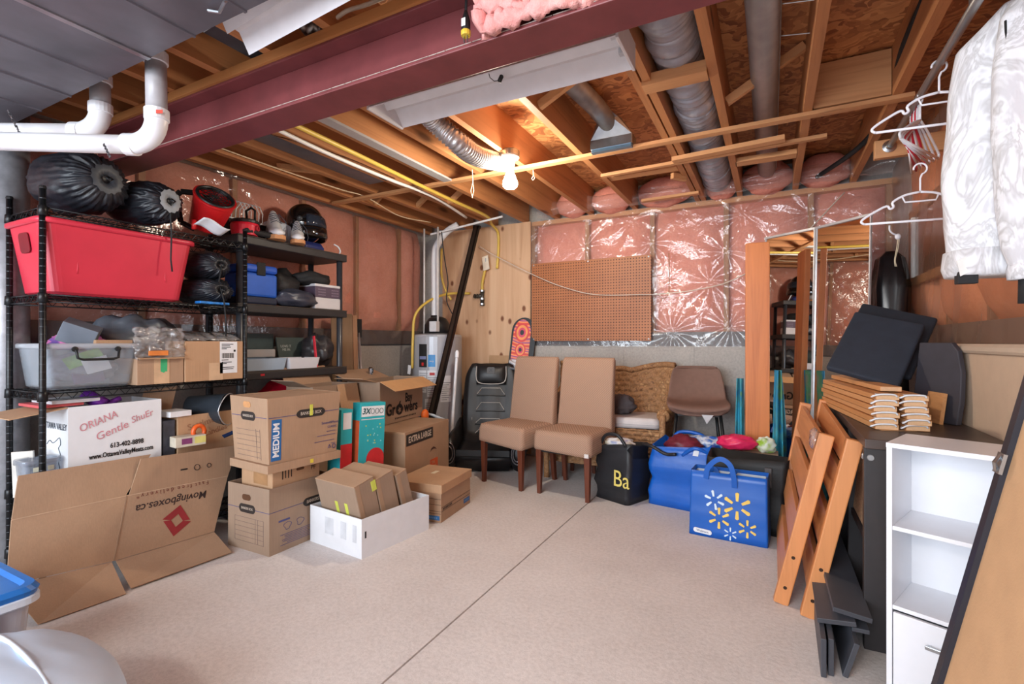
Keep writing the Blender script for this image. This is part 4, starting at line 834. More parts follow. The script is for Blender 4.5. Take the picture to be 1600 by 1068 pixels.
# ================================================================ cartons on the floor
BK = plain((46, 40, 38), .6); LABW = plain((206, 190, 174), .6)
def bankers(bx, face, x, z, w=.14, h=.045, s=.026):
    f = bx.patchR if face == 'R' else bx.patchL; tfn = bx.textR if face == 'R' else bx.textL
    pts = ellipse(w, h*1.25); pts = [(px_, max(-h/2*1.02, min(h/2*1.02, py_*1.25))) for px_, py_ in pts]
    f(x, z, w, h, BK, poly=pts, name='brand_oval', t=.0008)
    d_ = bx.R(x, z) if face == 'R' else bx.Lf(x, z)
    o = (d_[0]-(0 if face == 'R' else .0009), d_[1]-(.0009 if face == 'R' else 0), d_[2])
    text('BANKERS BOX', s, o, (1, 0, 0) if face == 'R' else (0, -1, 0), (0, 0, 1), LABW, bx.t, sx=.78)
def grip(bx, face, x, z, w=.065, h=.03):
    pts = [(q.x, q.y) for q in rr(w, h, h*.48, 5)]
    (bx.patchR if face == 'R' else bx.patchL)(x, z, w, h, plain((92, 58, 34), .8), poly=pts, name='hand_hole', t=.0008)
def form_lines(bx, face, x0, x1, z0, z1, n):
    m = MB()
    for k in range(n):
        z = z0+(z1-z0)*k/(n-1)
        if face == 'L': m.box((-.0012, bx.W-x0, z), (0, bx.W-x1, z+.0015))
        else: m.box((x0, -.0012, z), (x1, 0, z+.0015))
    for x in (x0, x0+(x1-x0)*.72, x0+(x1-x0)*.8, x1):
        if face == 'L': m.box((-.0012, bx.W-x-.0008, z0), (0, bx.W-x+.0008, z1))
        else: m.box((x-.0008, -.0012, z0), (x+.0008, 0, z1))
    tag(m.build('printed_form', plain((128, 108, 100), .8), bx.t), kind='stuff')
lw = Box('moving_carton', 'open brown moving carton standing on the floor under the leaning stack', (-2.318, 1.704), 90, .40, .345, .35, CARDG, open_=True)
bankers(lw, 'L', .165, .225, .135, .045, .0185); bankers(lw, 'R', .30, .22, .18, .045, .0255); grip(lw, 'L', .16, .285, .07, .032)
m = MB().box((0, -.0011, .222), (.40, 0, .2245)).box((-.0011, 0, .222), (0, .345, .2245)); m.build('printed_line', INKBLUE, lw.t)
form_lines(lw, 'L', .06, .30, .045, .175, 6)
lw.patchR(.09, .165, .07, .010, INKBLUE, name='printed_line')
for i, x in enumerate((.11, .19, .28)):
    pts = [(.022*math.cos(a)*(1+.3*math.sin(3*a+i)), .02*math.sin(a)) for a in [2*PI*k/16 for k in range(16)]]
    MB().tube([(x+p, -.001, .13+q) for p, q in pts], .0013, 4, closed=True).build('printed_drawing', INKBLUE, lw.t)
for i in range(7): lw.patchR(.17+.01*(i % 2), .088-.009*i, .21-.03*(i % 3), .0022, INKBLUE, name='printed_line')
pf = Box('cardboard_box', 'carton printed PF standing inside the lower open moving carton', (-2.335, 1.735), 88, .30, .27, .40, CARD2, z=.03)
pf.textR('PF', .035, .255, .375, INK, up=(0, 0, 1)); grip(pf, 'R', .17, .385, .05, .015)
for i in range(4): pf.patchR(.06+.018*i, .375, .006, .05-.006*(i % 2), INK, name='printed_line')
pf.patchL(.17, .36, .12, .07, plain((170, 130, 92), .35), name='packing_tape')
ld = thing('moving_carton', 'brown moving carton marked MEDIUM resting upside up in its lid', 'box', (-2.275, 1.665, .445), (0, 0, math.radians(85)))
class _B(Box):
    def __init__(s, t, L, Wd, h): s.t, s.L, s.W, s.h, s.mat = t, L, Wd, h, CARD
tb_ = _B(ld, .44, .35, .40)
MB().rings([rr(.45, .36, .002, 1, .22, .175, 0), rr(.45, .36, .002, 1, .22, .175, .042), rr(.43, .34, .002, 1, .22, .175, .042)]).build('lid', CARD, ld)
w1, w2 = (.415, .325), (.465, .365)
tb_body = MB().rings([rr(.415, .325, .002, 1, .22, .175, .043), rr(.452, .352, .002, 1, .22, .175, .385), rr(.445, .345, .002, 1, .22, .175, .385), rr(.40, .31, .002, 1, .22, .175, .05)]).build('carton_body', CARD, ld)
# the faces flare outwards slightly, so prints follow the slanted faces
def slR(x, z): k = (z-.043)/.342; return (.22+(x-.22)*(1+.09*k), .0125-.0135*k-.0010, z)
def slL(x, z): k = (z-.043)/.342; return (.0125-.0185*k-.0010, .175-(x-.175)*(1+.08*k), z)
upR, upL = (0, -.0395, 1), (-.054, 0, 1)
def sp(face, x, z, w, h, mat, poly=None, name='printed_panel', t=.0008, off=0):
    o = Vector(slR(x, z) if face == 'R' else slL(x, z)); return patch(o, (1, 0, 0) if face == 'R' else (0, -1, 0), upR if face == 'R' else upL, w, h, mat, ld, name, t, poly=poly)
def stx(s_, size, face, x, z, mat, right=None, up=None, **k):
    o = Vector(slR(x, z) if face == 'R' else slL(x, z))+Vector((0, -.0012, 0) if face == 'R' else (-.0012, 0, 0))
    return text(s_, size, o, right or ((1, 0, 0) if face == 'R' else (0, -1, 0)), up or (upR if face == 'R' else upL), mat, ld, **k)
for face, x, w, s_ in (('R', .25, .18, .0255), ('L', .17, .135, .0185)):
    pts = [(a, max(-.023, min(.023, b*1.25))) for a, b in ellipse(w, .056)]
    sp(face, x, .285, w, .045, BK, pts, 'brand_oval'); stx('BANKERS BOX', s_, face, x, .285, LABW, sx=.78)
sp('R', .22, .283, .43, .003, INKBLUE, name='printed_line', t=.0005); sp('L', .175, .283, .33, .003, INKBLUE, name='printed_line', t=.0005)
sp('R', .055, .165, .055, .215, plain((40, 104, 166), .5), name='blue_label'); stx('MEDIUM', .048, 'R', .055, .165, PAPER, right=(0, -.0395, 1), up=(-1, 0, 0), sx=1.0, bold=.025)
sp('R', .25, .30, .018, .06, plain((214, 216, 90), .6), name='yellow_sticker', t=.0025)
stx('SmoothMove', .021, 'R', .37, .215, INKBLUE); stx('CLASSIC', .017, 'R', .385, .19, INKBLUE)
for i, (x, w) in enumerate(((.38, .06), (.35, .12), (.34, .13), (.40, .03))): sp('R', x, .165-.02*i-.012*(i > 1), w, .0025, INKBLUE, name='printed_line')
for x in (.375, .405): MB().tube([Vector(slR(x, .075))+Vector((.011*math.cos(a), -.0008, .012*math.sin(a))) for a in [2*PI*i/(3 if x < .39 else 12)+PI/2 for i in range(3 if x < .39 else 12)]], .002, 4, closed=True).build('recycle_mark', INKBLUE, ld)
sp('L', .165, .345, .07, .032, plain((206, 150, 100), .8), [(q.x, q.y) for q in rr(.07, .032, .015, 5)], 'hand_hole')
for i in range(6): sp('L', .16, .21-.028*i, .22, .0018, plain((128, 108, 100), .8), name='printed_line')
sp('L', .235, .14, .0018, .16, plain((128, 108, 100), .8), name='printed_line'); sp('L', .27, .14, .0018, .16, plain((128, 108, 100), .8), name='printed_line')
patch((.25, -.0068, .02), (1, 0, 0), (0, 0, 1), .02, .022, plain((220, 200, 70), .6), ld, 'yellow_sticker')
MB().box((.0, .02, .378), (.44, .33, .383)).build('inner_flap', CARD, ld)
# white tray with three leaning cartons
tr = Box('white_tray_box', 'open white carton on the floor holding three leaning brown cartons', (-1.869, 1.904), 84, .50, .435, .205, WHITEBOX, open_=True)
tr.patchR(.025, .12, .010, .035, plain((40, 40, 44), .7), name='slot')
for x, w in ((.17, .07), (.29, .045), (.38, .03)): tr.patchL(x, .12, w, .09, plain((206, 210, 216), .6), name='faint_print')
def leaner(label, x0, th, h, tz, tape):
    t = thing('leaning_carton', label, 'box', tuple(Vector((-1.869, 1.904, 0))+Matrix.Rotation(math.radians(84), 3, 'Z') @ Vector((x0, .05, .03))), (0, math.radians(tz), math.radians(84)))
    MB().box((0, 0, 0), (th, .33, h)).build('carton_body', CARDG, t, bevel=.003)
    MB().box((-.001, -.001, h), (th+.001, .331, h+.006)).build('carton_lid', CARD, t, bevel=.002)
    MB().box((.004, -.0012, .0), (.03, 0, h)).build('side_flap', CARD, t)
    if tape:
        for y in (.10, .18): MB().box((-.0015, y-.012, h*.42), (0, y+.012, h*.42+.09)).build('yellow_sticker', plain((206, 214, 90), .6), t)
    return t
leaner('front brown carton of the three leaning in the white tray', .075, .13, .34, -14, True)
l2 = leaner('middle brown carton of the three leaning in the white tray', .215, .13, .345, -14, False)
leaner('rear brown carton of the three leaning in the white tray', .375, .085, .34, -16, False)
MB().box((-.03, -.003, .30), (.0, .03, .356)).build('yellow_sticker', plain((206, 214, 90), .6), l2)
# lidded file carton
fb = Box('file_carton', 'lidded brown file carton on the floor right of the white tray', (-1.81, 2.515), 97, .42, .33, .215, CARD)
MB().box((-.008, -.008, .18), (.428, .338, .236)).build('carton_lid', CARD2, fb.t, bevel=.004)
fb.patchL(.16, .15, .085, .032, plain((36, 36, 40), .7), poly=[(-.042, -.016), (.042, -.016), (.034, .012), (.0, .016), (-.034, .012)], name='hand_hole')
for z in (.055, .07, .11, .145): fb.patchL(.165, z, .33, .002, INK, name='printed_line')
for z in (.068, .092): fb.patchR(.21, z, .42, .002, INK, name='printed_line')
for k in range(7): fb.patchR(.03+.018*k, .080, .011, .012, INK, name='printed_letter')
fb.patchR(.36, .04, .09, .03, plain((48, 100, 160), .5)); fb.patchL(.27, .028, .10, .026, plain((48, 110, 170), .5))
for k in range(6): fb.patchL(.235+.013*k, .028, .007, .010, plain((110, 150, 200), .6), name='printed_letter', t=.0012); fb.patchR(.33+.012*k, .04, .006, .010, plain((100, 140, 190), .6), name='printed_letter', t=.0012)
MB().box((.22, .17, .2362), (.29, .20, .2372)).build('lid_label', plain((220, 208, 180), .6), fb.t)
# extra large carton
xl = Box('large_carton', 'large brown carton marked EXTRA LARGE on the floor behind the file carton', (-2.235, 2.685), 98, .66, .33, .495, CARD)
xl.patchR(.205, .435, .38, .08, BK); xl.textR('EXTRA LARGE', .062, .205, .434, LABW, sx=.82, bold=.02)
MB().lathe([(0, .001), (1, .001)], 12, (.40, -.001, .30), (0, -1, 0))
xl.patchR(.40, .305, .10, .035, plain((70, 40, 34), .8), poly=[(-.05, -.015), (-.03, .008), (0, .017), (.03, .008), (.05, -.012), (.03, -.004), (0, 0), (-.03, -.006)], name='hand_hole')
OR = plain((206, 92, 50), .6)
xl.patchR(.41, .17, .12, .12, OR, name='orange_logo'); xl.textR('THE\nHOME\nDEPOT',   .034, .41, .17, plain((196, 150, 110), .7), up=(-.35, 0, 1), sx=.8)
xl.patchL(.27, .16, .10, .10, OR, name='orange_logo')
xl.patchL(.16, .487, .33, .012, CARD2, name='packing_tape')
# carton with open flaps on top
bg_ = Box('open_carton', 'open carton printed Bay Growers on top of the extra large carton', (-2.545, 2.775), 97, .60, .29, .325, CARDG, z=.50, open_=True)
bg_.textR('Bay', .10, .385, .175, INKBLACK, sx=.72, bold=.025); bg_.textR('Gr', .125, .135, .10, INKBLACK, sx=.84, bold=.025); bg_.textR('wers', .115, .42, .10, INKBLACK, sx=.88, bold=.025); [bg_.patchR(.20+.022*k, .030, .013, .012, INK, name='printed_letter') for k in range(14)]
pump = [(.045*math.cos(a)*(1+.12*abs(math.cos(2.5*a))), .043*math.sin(a)) for a in [2*PI*i/30 for i in range(30)]]
bg_.patchR(.255, .095, .09, .09, INKBLACK, poly=pump+[], name='pumpkin_mark'); bg_.patchR(.255, .145, .02, .03, INKBLACK, poly=[(-.012, -.015), (.010, -.015), (.018, .016), (.002, .012)], name='pumpkin_stem')
bg_.patchR(.255, .09, .04, .04, CARDG, poly=[(.026*math.cos(a)*(1 if k % 2 else .55), .026*math.sin(a)*(1 if k % 2 else .55)) for k, a in enumerate([2*PI*i/10 for i in range(10)])], name='leaf_mark', t=.0012)
bg_.flap('R', .0, .60, .15, -26, CARDIN); bg_.flap('L', .02, .27, .17, 12, CARD); bg_.flap('F', .02, .27, .16, -20, CARD); bg_.flap('B', .02, .54, .2, 20, CARD)
gc = Box('open_carton', 'greyish open carton with a raised flap behind the MEDIUM carton', (-2.69, 2.30), 94, .42, .24, .30, CARDG, z=.52, open_=True)
gc.flap('R', .22, .42, .22, -78, CARD2); gc.flap('L', .02, .22, .15, 20, CARDG); gc.flap('B', .0, .42, .14, 60, CARD)
tag(MB().box((-2.94, 2.34, 0), (-2.72, 2.70, .515)).build('cardboard_box', CARD, bevel=.004), 'hidden brown carton carrying the greyish open carton', 'box')
tag(MB().tube([(-2.66, 3.38, 0.46), (-2.614, 3.4, 0.515), (-2.571, 3.45, 0.495), (-2.411, 3.45, 0.452)], .012, 8).build('garden_hose', plain((190, 206, 220), .4), smooth=True), 'pale hose loop on the extra large carton behind the open carton', 'hose')
tag(MB().ball((-2.583, 3.36, 0.506), (.03, .04, .05), 12, 8).build('orange_toy', plain((236, 110, 40), .4), smooth=True), 'small orange thing behind the right end of the Bay Growers carton', 'toy')
# teal and red diaper cartons
TEAL = plain((46, 178, 190), .45, var=.05); DRED = plain((206, 44, 48), .45); DOR = plain((226, 98, 58), .45)
dp = Box('nappy_carton', 'teal printed carton with orange side wedged behind the leaning cartons', (-2.275, 2.265), 82, .20, .075, .74, TEAL, z=.0, tilt=(0, 3))
dp.patchL(.037, .32, .073, .62, DOR); dp.patchR(.10, .685, .18, .065, plain((232, 238, 242), .5)); dp.patchR(.10, .635, .18, .005, PAPER, name='printed_line')
DT = plain((40, 90, 96), .6); text('3X', .05, (.045, -.0022, .685), (1, 0, 0), (0, 0, 1), DT, dp.t, shear=.2, bold=.03)
for x in (.095, .13, .165): MB().tube([(x+.014*math.cos(a), -.0018, .685+.016*math.sin(a)) for a in [2*PI*i/16 for i in range(16)]], .0018, 4, closed=True).build('printed_ring', DT, dp.t)
for i in range(16): dp.patchR(.04+.14*rnd.random(), .48+.12*rnd.random(), .008, .008, plain((206, 220, 120), .5) if i % 2 else plain((150, 226, 230), .5), name='printed_dot')
dp.patchR(.13, .33, .14, .2, DRED, poly=[(q.x, q.y) for q in rr(.14, .24, .068, 6)], name='red_shape')
dp2 = Box('nappy_carton', 'second teal and red carton edge beside the MEDIUM carton', (-2.30, 2.15), 84, .085, .12, .71, TEAL, z=0, tilt=(0, 2))
dp2.patchR(.042, .27, .084, .46, DRED, name='red_shape'); dp2.patchR(.045, .64, .06, .10, PAPER)

# ================================================================ blue-lidded bin and white bag at the near left
bb = thing('lidded_bin', 'clear plastic bin with a blue latch lid on the floor at the near left', 'bin', (-2.32, .49, 0))
MB().rings([rr(.40, .36, .04, 5, 0, 0, 0), rr(.42, .38, .04, 5, 0, 0, .02), rr(.46, .42, .04, 5, 0, 0, .30), rr(.45, .41, .04, 5, 0, 0, .30), rr(.41, .37, .04, 5, 0, 0, .03)]).build('bin_body', clear(tint=(.95, .96, .98), haze=.45, hcol=(220, 222, 230), k=1.3, rough=.2), bb)
MB().rings([rr(.47, .43, .045, 5, 0, 0, .285), rr(.50, .46, .05, 5, 0, 0, .295), rr(.50, .46, .05, 5, 0, 0, .315), rr(.47, .43, .04, 5, 0, 0, .322)], cap=False).build('bin_rim', plain((206, 216, 228), .4), bb)
BL = plain((34, 110, 190), .25, var=.06)
MB().rings([rr(.49, .45, .05, 5, 0, 0, .318), rr(.50, .46, .05, 5, 0, 0, .335), rr(.48, .44, .05, 5, 0, 0, .350), rr(.44, .40, .04, 5, 0, 0, .350), rr(.42, .38, .04, 5, 0, 0, .338), rr(.02, .02, .005, 5, 0, 0, .337)]).build('bin_lid', BL, bb)
MB().box((-.07, -.245, .20), (.07, -.225, .335)).build('latch', BL, bb, bevel=.006); MB().box((.228, .02, .17), (.245, .12, .335)).build('latch', BL, bb, bevel=.006)
lump('bin_contents', 'muddle of pale papers inside the blue-lidded bin', 'papers', (-2.32, .49, .14), (.16, .15, .12), m_patches([(226, 228, 232), (120, 150, 170), (214, 216, 222), (96, 120, 110)], 9), .2, 3, 40)
wbg = thing('white_duvet_bag', 'puffy white duvet bag lying at the bottom left corner', 'bag', (-1.70, .40, 0))
def wf(d): return 1+.05*nz(d.x*2, d.y*2, d.z*2)+.015*math.sin(9*d.x+4*d.y)+.03*nz(d.x*5, d.y*5, 3)
m = MB().ball((0, 0, .17), (.36, .34, .21), 48, 32, wf); m.v = [Vector((v.x, v.y, max(v.z, .002))) for v in m.v]
m.build('bag_body', plain((200, 218, 240), .5, var=.02), wbg, smooth=True)
for k in (-.11, .06):
    MB().tube([Vector((.345*math.cos(a), k*2, .17+.208*math.sin(a)*math.sqrt(max(0.05, 1-(k*2/.34)**2))))*1.0 for a in [PI*(.12+.76*i/20) for i in range(21)]], .006, 6).build('piping', plain((214, 228, 246), .5), wbg, smooth=True)

# ================================================================ BACK WALL
pg = thing('pegboard', 'large brown pegboard mounted on the back wall under a drooping wire', 'board', (-1.493, 4.36, 1.131))
MB().box((-.5715, 0, 0), (.5715, .008, .746)).build('peg_panel', m_pegboard(), pg)
for x in (-.55, 0, .55):
    for z in (.015, .73): MB().lathe([(0, .004), (.006, .003), (.008, 0)], 10, (x, 0, z), (0, -1, 0)).build('screw', STEEL, pg)
# water heater
whx, why = -2.945, 4.03
wh2 = thing('water_heater', 'grey cylindrical water heater covered in labels in the back left corner', 'water heater', (whx, why, 0))
TANK = plain((172, 174, 182), .3, .1, var=.03)
MB().lathe([(.235, 0), (.243, .03), (.243, 1.17), (.235, 1.19), (.05, 1.215), (0, 1.216)], 40).build('tank', TANK, wh2, smooth=False)
cd = Vector((-whx, -why, 0)).normalized(); rgt = Vector((-cd.y, cd.x, 0))
def onTank(a, z): d_ = (cd*math.cos(a)+rgt*math.sin(a)); return d_*.2445+Vector((0, 0, z)), Vector((-d_.y, d_.x, 0)), d_
def tank_label(a0, a1, z0, z1, mat, name='tank_label', off=0):
    n = 6; vs = []
    for k in range(n+1):
        a = a0+(a1-a0)*k/n; d_ = cd*math.cos(a)+rgt*math.sin(a)
        for r in (.2436+off, .2446+off):
            for z in (z0, z1): vs.append(d_*r+Vector((0, 0, z)))
    fs = []
    for k in range(n):
        b = 4*k; fs += [(b+2, b+6, b+7, b+3), (b, b+1, b+5, b+4), (b+1, b+3, b+7, b+5), (b, b+4, b+6, b+2)]
    fs += [(0, 2, 3, 1), (4*n, 4*n+1, 4*n+3, 4*n+2)]
    return MB().add(vs, fs).build(name, mat, wh2)
WL = plain((224, 228, 236), .5, var=.02)
tank_label(-.78, -.42, .88, 1.10, INKBLACK); tank_label(-.36, -.08, .885, 1.0, plain((30, 130, 200), .4))
p_, r_v, d_ = onTank(-.22, .94); text('energy', .022, p_+d_*.002, r_v, (0, 0, 1), PAPER, wh2, sx=.7)
tank_label(-.75, -.45, .955, .985, plain((120, 130, 170), .4), off=.001); tank_label(-.65, -.55, .895, .925, plain((190, 40, 40), .5), off=.001)
for a0, a1, z0, z1 in ((-.80, -.44, .64, .85), (-.40, .0, .60, .85), (-.5, -.1, .42, .58), (-.45, .0, .18, .40), (.12, .55, .55, .80)): tank_label(a0, a1, z0, z1, WL)
for a0, z0, n in ((-.76, .66, 9), (-.37, .62, 9), (-.47, .44, 6), (-.42, .2, 9), (.16, .57, 9)):
    for k in range(n): tank_label(a0, a0+.22+.08*((k*7) % 3), z0+.02*k, z0+.02*k+.005, plain((130, 136, 150), .6), 'printed_line', .001)
tank_label(-.30, -.10, .805, .83, plain((180, 40, 40), .5), off=.001)
MB().lathe([(.13, 1.20), (.125, 1.29), (.09, 1.35), (.05, 1.37), (0, 1.37)], 24).build('vent_blower', BLACK, wh2, smooth=True)
MB().box((.02, -.16, 1.22), (.10, -.10, 1.32)).build('control_box', plain((210, 210, 214), .5), wh2, bevel=.004)
MB().tube(bez([(-.03, 0, 1.34), (-.03, 0, 1.6), (-.03, .0, 1.98), (-.0, .01, 2.10), (.10, .02, 2.21), (.22, .04, 2.27)], 8), .034, 18).build('vent_pipe', PVC, wh2, smooth=True)
MB().tube([(-.03, 0, 1.345), (-.03, 0, 1.385)], .042, 18).build('vent_coupling', BLACK, wh2, smooth=True)
for x in (-.10, .065): MB().tube([(x, -.08, 1.2), (x, -.08, 2.24)], .009, 10).build('water_pipe', plain((220, 216, 214), .4), wh2, smooth=True)
tag(MB().tube([(-2.989, 3.98, 2.185), (-2.18, 3.98, 2.267)], .010, 10).build('conduit', plain((230, 230, 232), .4)), 'thin white horizontal conduit running above the water heater', 'conduit')
gh = thing('gas_line', 'yellow gas line arching from the wall valve down the side of the water heater', 'hose', (-2.9, 4.0, 1.0))
MB().tube(bez([(-3.075, 3.8, 0.866), (-3.067, 3.8, 1.145), (-3.052, 3.82, 1.38), (-2.99, 3.95, 1.523), (-2.936, 4.2, 1.612), (-2.774, 4.36, 1.625)], 8), .013, 10).build('gas_hose', YEL, gh, smooth=True, world=True)
MB().slab(Vector((-3.106, 3.78, 0.898)), (.035, 0, -.005), (-.01, 0, -.085), .002).build('paper_tag', PAPER, gh, world=True)
g2 = thing('gas_valve', 'brass and steel gas valve fitting on the plywood with a yellow riser', 'valve', (-2.635, 4.36, 1.592))
MB().tube([(-.09, 0, 0), (.02, 0, 0)], .017, 10).build('valve_body', plain((96, 92, 88), .4, .8), g2, smooth=True)
for x in (-.075, -.045, -.015): MB().lathe([(.014, -.007), (.024, -.006), (.024, .006), (.014, .007)], 6, (x, 0, 0), (1, 0, 0)).build('hex_nut', plain((110, 106, 100), .4, .8), g2)
MB().tube([(.012, 0, .06), (.012, 0, -.10)], .020, 10).build('tee_pipe', plain((84, 82, 80), .45, .8), g2, smooth=True)
for z in (.05, -.03, -.085): MB().lathe([(.02, -.01), (.027, -.009), (.027, .009), (.02, .01)], 8, (.012, 0, z)).build('collar', plain((150, 150, 152), .35, .9), g2)
MB().tube(bez([(.012, 0, .06), (.012, 0, .13), (.045, -.01, .24), (.068, -.01, .32)], 6), .014, 10).build('gas_hose', YEL, g2, smooth=True)
MB().slab((.045, -.03, .25), (.07, 0, .015), (-.02, 0, .14), .002).build('paper_tag', plain((226, 214, 196), .7), g2)
MB().lathe([(.014, -.02), (.022, -.018), (.022, .018), (.014, .02)], 8, (.07, -.01, .36)).build('coupling', STEELD, g2)
run('gas_hose', 'yellow gas hose dropping behind the water heater vent pipe', 'hose', [(-3.016, 4.2, 2.084), (-3.016, 4.2, 1.807), (-2.974, 4.22, 1.642), (-2.931, 4.25, 1.556)], .012, YEL)
run('electric_wire', 'thin black control wire hanging in front of the white vent pipe', 'wire', [(-2.8, 3.9, 2.175), (-2.77, 3.9, 1.94), (-2.726, 3.9, 1.692), (-2.755, 3.92, 1.512), (-2.672, 3.95, 1.328)], .005, BLACKMAT)
run('electric_wire', 'pale wire drooping across the plywood and the pegboard', 'wire', [(-2.647, 4.33, 2.1), (-2.445, 4.33, 1.979), (-2.02, 4.33, 1.761), (-1.724, 4.33, 1.634), (-1.413, 4.33, 1.549), (-1.01, 4.33, 1.531), (-0.847, 4.33, 1.529), (-0.538, 4.33, 1.552), (-0.249, 4.33, 1.625), (0.15, 4.33, 1.869), (0.475, 4.33, 2.212)], .0045, plain((206, 190, 176), .5))
run('electric_wire', 'thin wire loop hanging beside the right edge of the pegboard', 'wire', [(-0.769, 4.335, 1.873), (-0.764, 4.335, 1.683), (-0.774, 4.335, 1.521), (-0.816, 4.335, 1.49), (-0.859, 4.335, 1.525)], .003, plain((150, 110, 80), .5))
# leaning pole
bp = thing('metal_rail', 'long black metal rail leaning from the floor to the joists across the plywood', 'rail', (-2.62, 4.2, 0))
tp_ = Vector((-2.60, 4.22, 2.27)); bt_ = Vector((-2.62, 3.30, .0))
MB().bar(bt_, tp_, .062, .03, (0, 1, 0)).build('rail_body', plain((36, 30, 28), .3, .5), bp, world=True)
MB().bar(bt_+Vector((.0, -.018, 0)), tp_+Vector((.0, -.018, 0)), .028, .006, (0, 1, 0)).build('rail_groove', plain((70, 58, 50), .3, .5), bp, world=True)
MB().bar(tp_+Vector((-.002, 0, -.02)), tp_+Vector((.002, .0, .01)), .07, .036, (0, 1, 0)).build('end_cap', BLACK, bp, world=True)
# blind rod
tag(MB().lathe([(.014, 0), (.014, .98), (.019, .985), (.019, 1.03), (.012, 1.05), (0, 1.05)], 14, (-2.57, 3.70, 0), (-.0, .12, 1)).build('white_pole', plain((224, 224, 228), .35)), 'slim white pole leaning on the front of the water heater', 'pole')
tag(MB().slab((-2.54, 4.28, 0), (.30, 0, 0), (0, .08, .985), .012).build('board_offcut', plain((178, 140, 104), .7, var=.06), bevel=.001), 'plain tan board offcut leaning on the plywood behind the black gaming chair', 'board')
# snowboard
sb = thing('snowboard', 'snowboard with red and orange swirls leaning on the plywood behind the chairs', 'snowboard', (-2.24, 4.24, .03))
sb.rotation_euler = (math.radians(-5), math.radians(5), math.radians(6))
def outline(w, L, n=12):
    pts = []
    for i in range(n+1): a = PI*i/n; pts.append((w/2*math.cos(a), L-w*.55+w*.55*math.sin(a)))
    for i in range(n+1): a = PI+PI*i/n; pts.append((w/2*math.cos(a), w*.55+w*.55*math.sin(a)))
    return pts
MB().prism(outline(.25, 1.34), (0, 0, 0), (1, 0, 0), (0, 0, 1), (0, .012, 0)).build('deck', BLACK, sb)
SW = m_swirl([(210, 56, 50), (236, 116, 60), (244, 176, 110), (226, 70, 80), (96, 60, 140), (240, 130, 90)], 3.2, 5)
MB().prism([(x*.72-.015, .02+z*.985) for x, z in outline(.25, 1.32)], (0, -.001, 0), (1, 0, 0), (0, 0, 1), (0, .0009, 0)).build('top_graphic', SW, sb)
OR2 = plain((238, 120, 66), .4)
for cz, rr_ in ((1.19, .075), (1.02, .055)):
    for k, (q, col_) in enumerate(((1, (214, 60, 60)), (.78, (240, 150, 80)), (.52, (214, 66, 96)), (.28, (30, 26, 30)))):
        MB().prism([(-.015+rr_*q*math.cos(a), cz+rr_*1.25*q*math.sin(a)) for a in [2*PI*i/22 for i in range(22)]], (0, -.0016-.0007*k, 0), (1, 0, 0), (0, 0, 1), (0, .0006, 0)).build('graphic_ring', plain(col_, .4), sb)
for z in (.86,):
    b_ = MB().box((-.09, -.05, z-.06), (.09, -.004, z+.06)).build('binding_base', plain((214, 214, 220), .4), sb, bevel=.012)
    MB().tube([(-.09, -.03, z+.05), (-.07, -.09, z+.03), (0, -.115, z+.01), (.07, -.09, z+.03), (.09, -.03, z+.05)], .014, 8).build('binding_strap', plain((224, 224, 230), .4), b_, smooth=True)
    MB().tube([(-.08, -.02, z-.05), (-.06, -.10, z-.03), (.06, -.10, z-.03), (.08, -.02, z-.05)], .012, 8).build('binding_strap', plain((120, 122, 130), .4), b_, smooth=True)
# gaming chair
gch = thing('gaming_chair', 'black leather rocker gaming chair with white stitching behind the cartons', 'chair', (-2.31, 3.95, 0), (0, 0, math.radians(22)))
gch.scale = (1.05, .92, 1.04)
LEA = plain((24, 23, 25), .42, var=.15, bump=.12, bscale=50); STITCH = plain((176, 170, 164), .6)
prof = [(-.36, .11), (-.20, .14), (-.02, .17), (.08, .24), (.14, .36), (.20, .55), (.255, .72), (.285, .87)]       # y, z of the seat surface
def gc_pt(x, s, off=0):
    s = s*(len(prof)-1); i = min(int(s), len(prof)-2); t = s-i; y = prof[i][0]*(1-t)+prof[i+1][0]*t; z = prof[i][1]*(1-t)+prof[i+1][1]*t
    ty, tz = prof[i+1][0]-prof[i][0], prof[i+1][1]-prof[i][1]; L_ = math.hypot(ty, tz); return Vector((x, y-tz/L_*off, z+ty/L_*off))
def wid(s): return .235 if s < .4 else .235+.02*math.sin((s-.4)*5)-.05*max(0, (s-.85)/.15)**2
R = []
for i in range(25):
    s = i/24; w = wid(s); R.append([gc_pt(w*q, s, o) for q, o in ((-1, -.02), (-.98, .03), (-.78, .055), (-.55, .028), (-.3, .04), (0, .045), (.3, .04), (.55, .028), (.78, .055), (.98, .03), (1, -.02), (.9, -.09), (0, -.10), (-.9, -.09))])
MB().rings(R).build('seat_shell', LEA, gch, smooth=True)
R = []
for i in range(9):
    s = .815+.175*i/8; k = math.sin(PI*i/8)**.5 if 0 < i < 8 else .12
    R.append([gc_pt(.135*math.cos(a), s, .05+.05*k*(.2+.8*max(0, math.sin(a)))) for a in [2*PI*j/16 for j in range(16)]])
hr_ = MB().rings(R).build('headrest', LEA, gch, smooth=True)
pth = [gc_pt(x, s, .072) for x, s in ((-.135, .97), (-.137, .88), (-.11, .825), (0, .815), (.11, .825), (.137, .88), (.135, .97))]
MB().tube(bez(pth, 4), .005, 6).build('white_piping', STITCH, hr_)
pc, pu = gc_pt(0, .93, .1025), (gc_pt(0, .96, .1)-gc_pt(0, .9, .1)).normalized()
MB().prism([(q.x, q.y) for q in rr(.07, .06, .012, 3)], pc, (1, 0, 0), pu, pu.cross(Vector((1, 0, 0)))*.002).build('badge', plain((64, 60, 60), .5), hr_)
text('X', .05, pc+Vector((1, 0, 0)).cross(pu)*.004, (1, 0, 0), pu, BLACK, hr_)
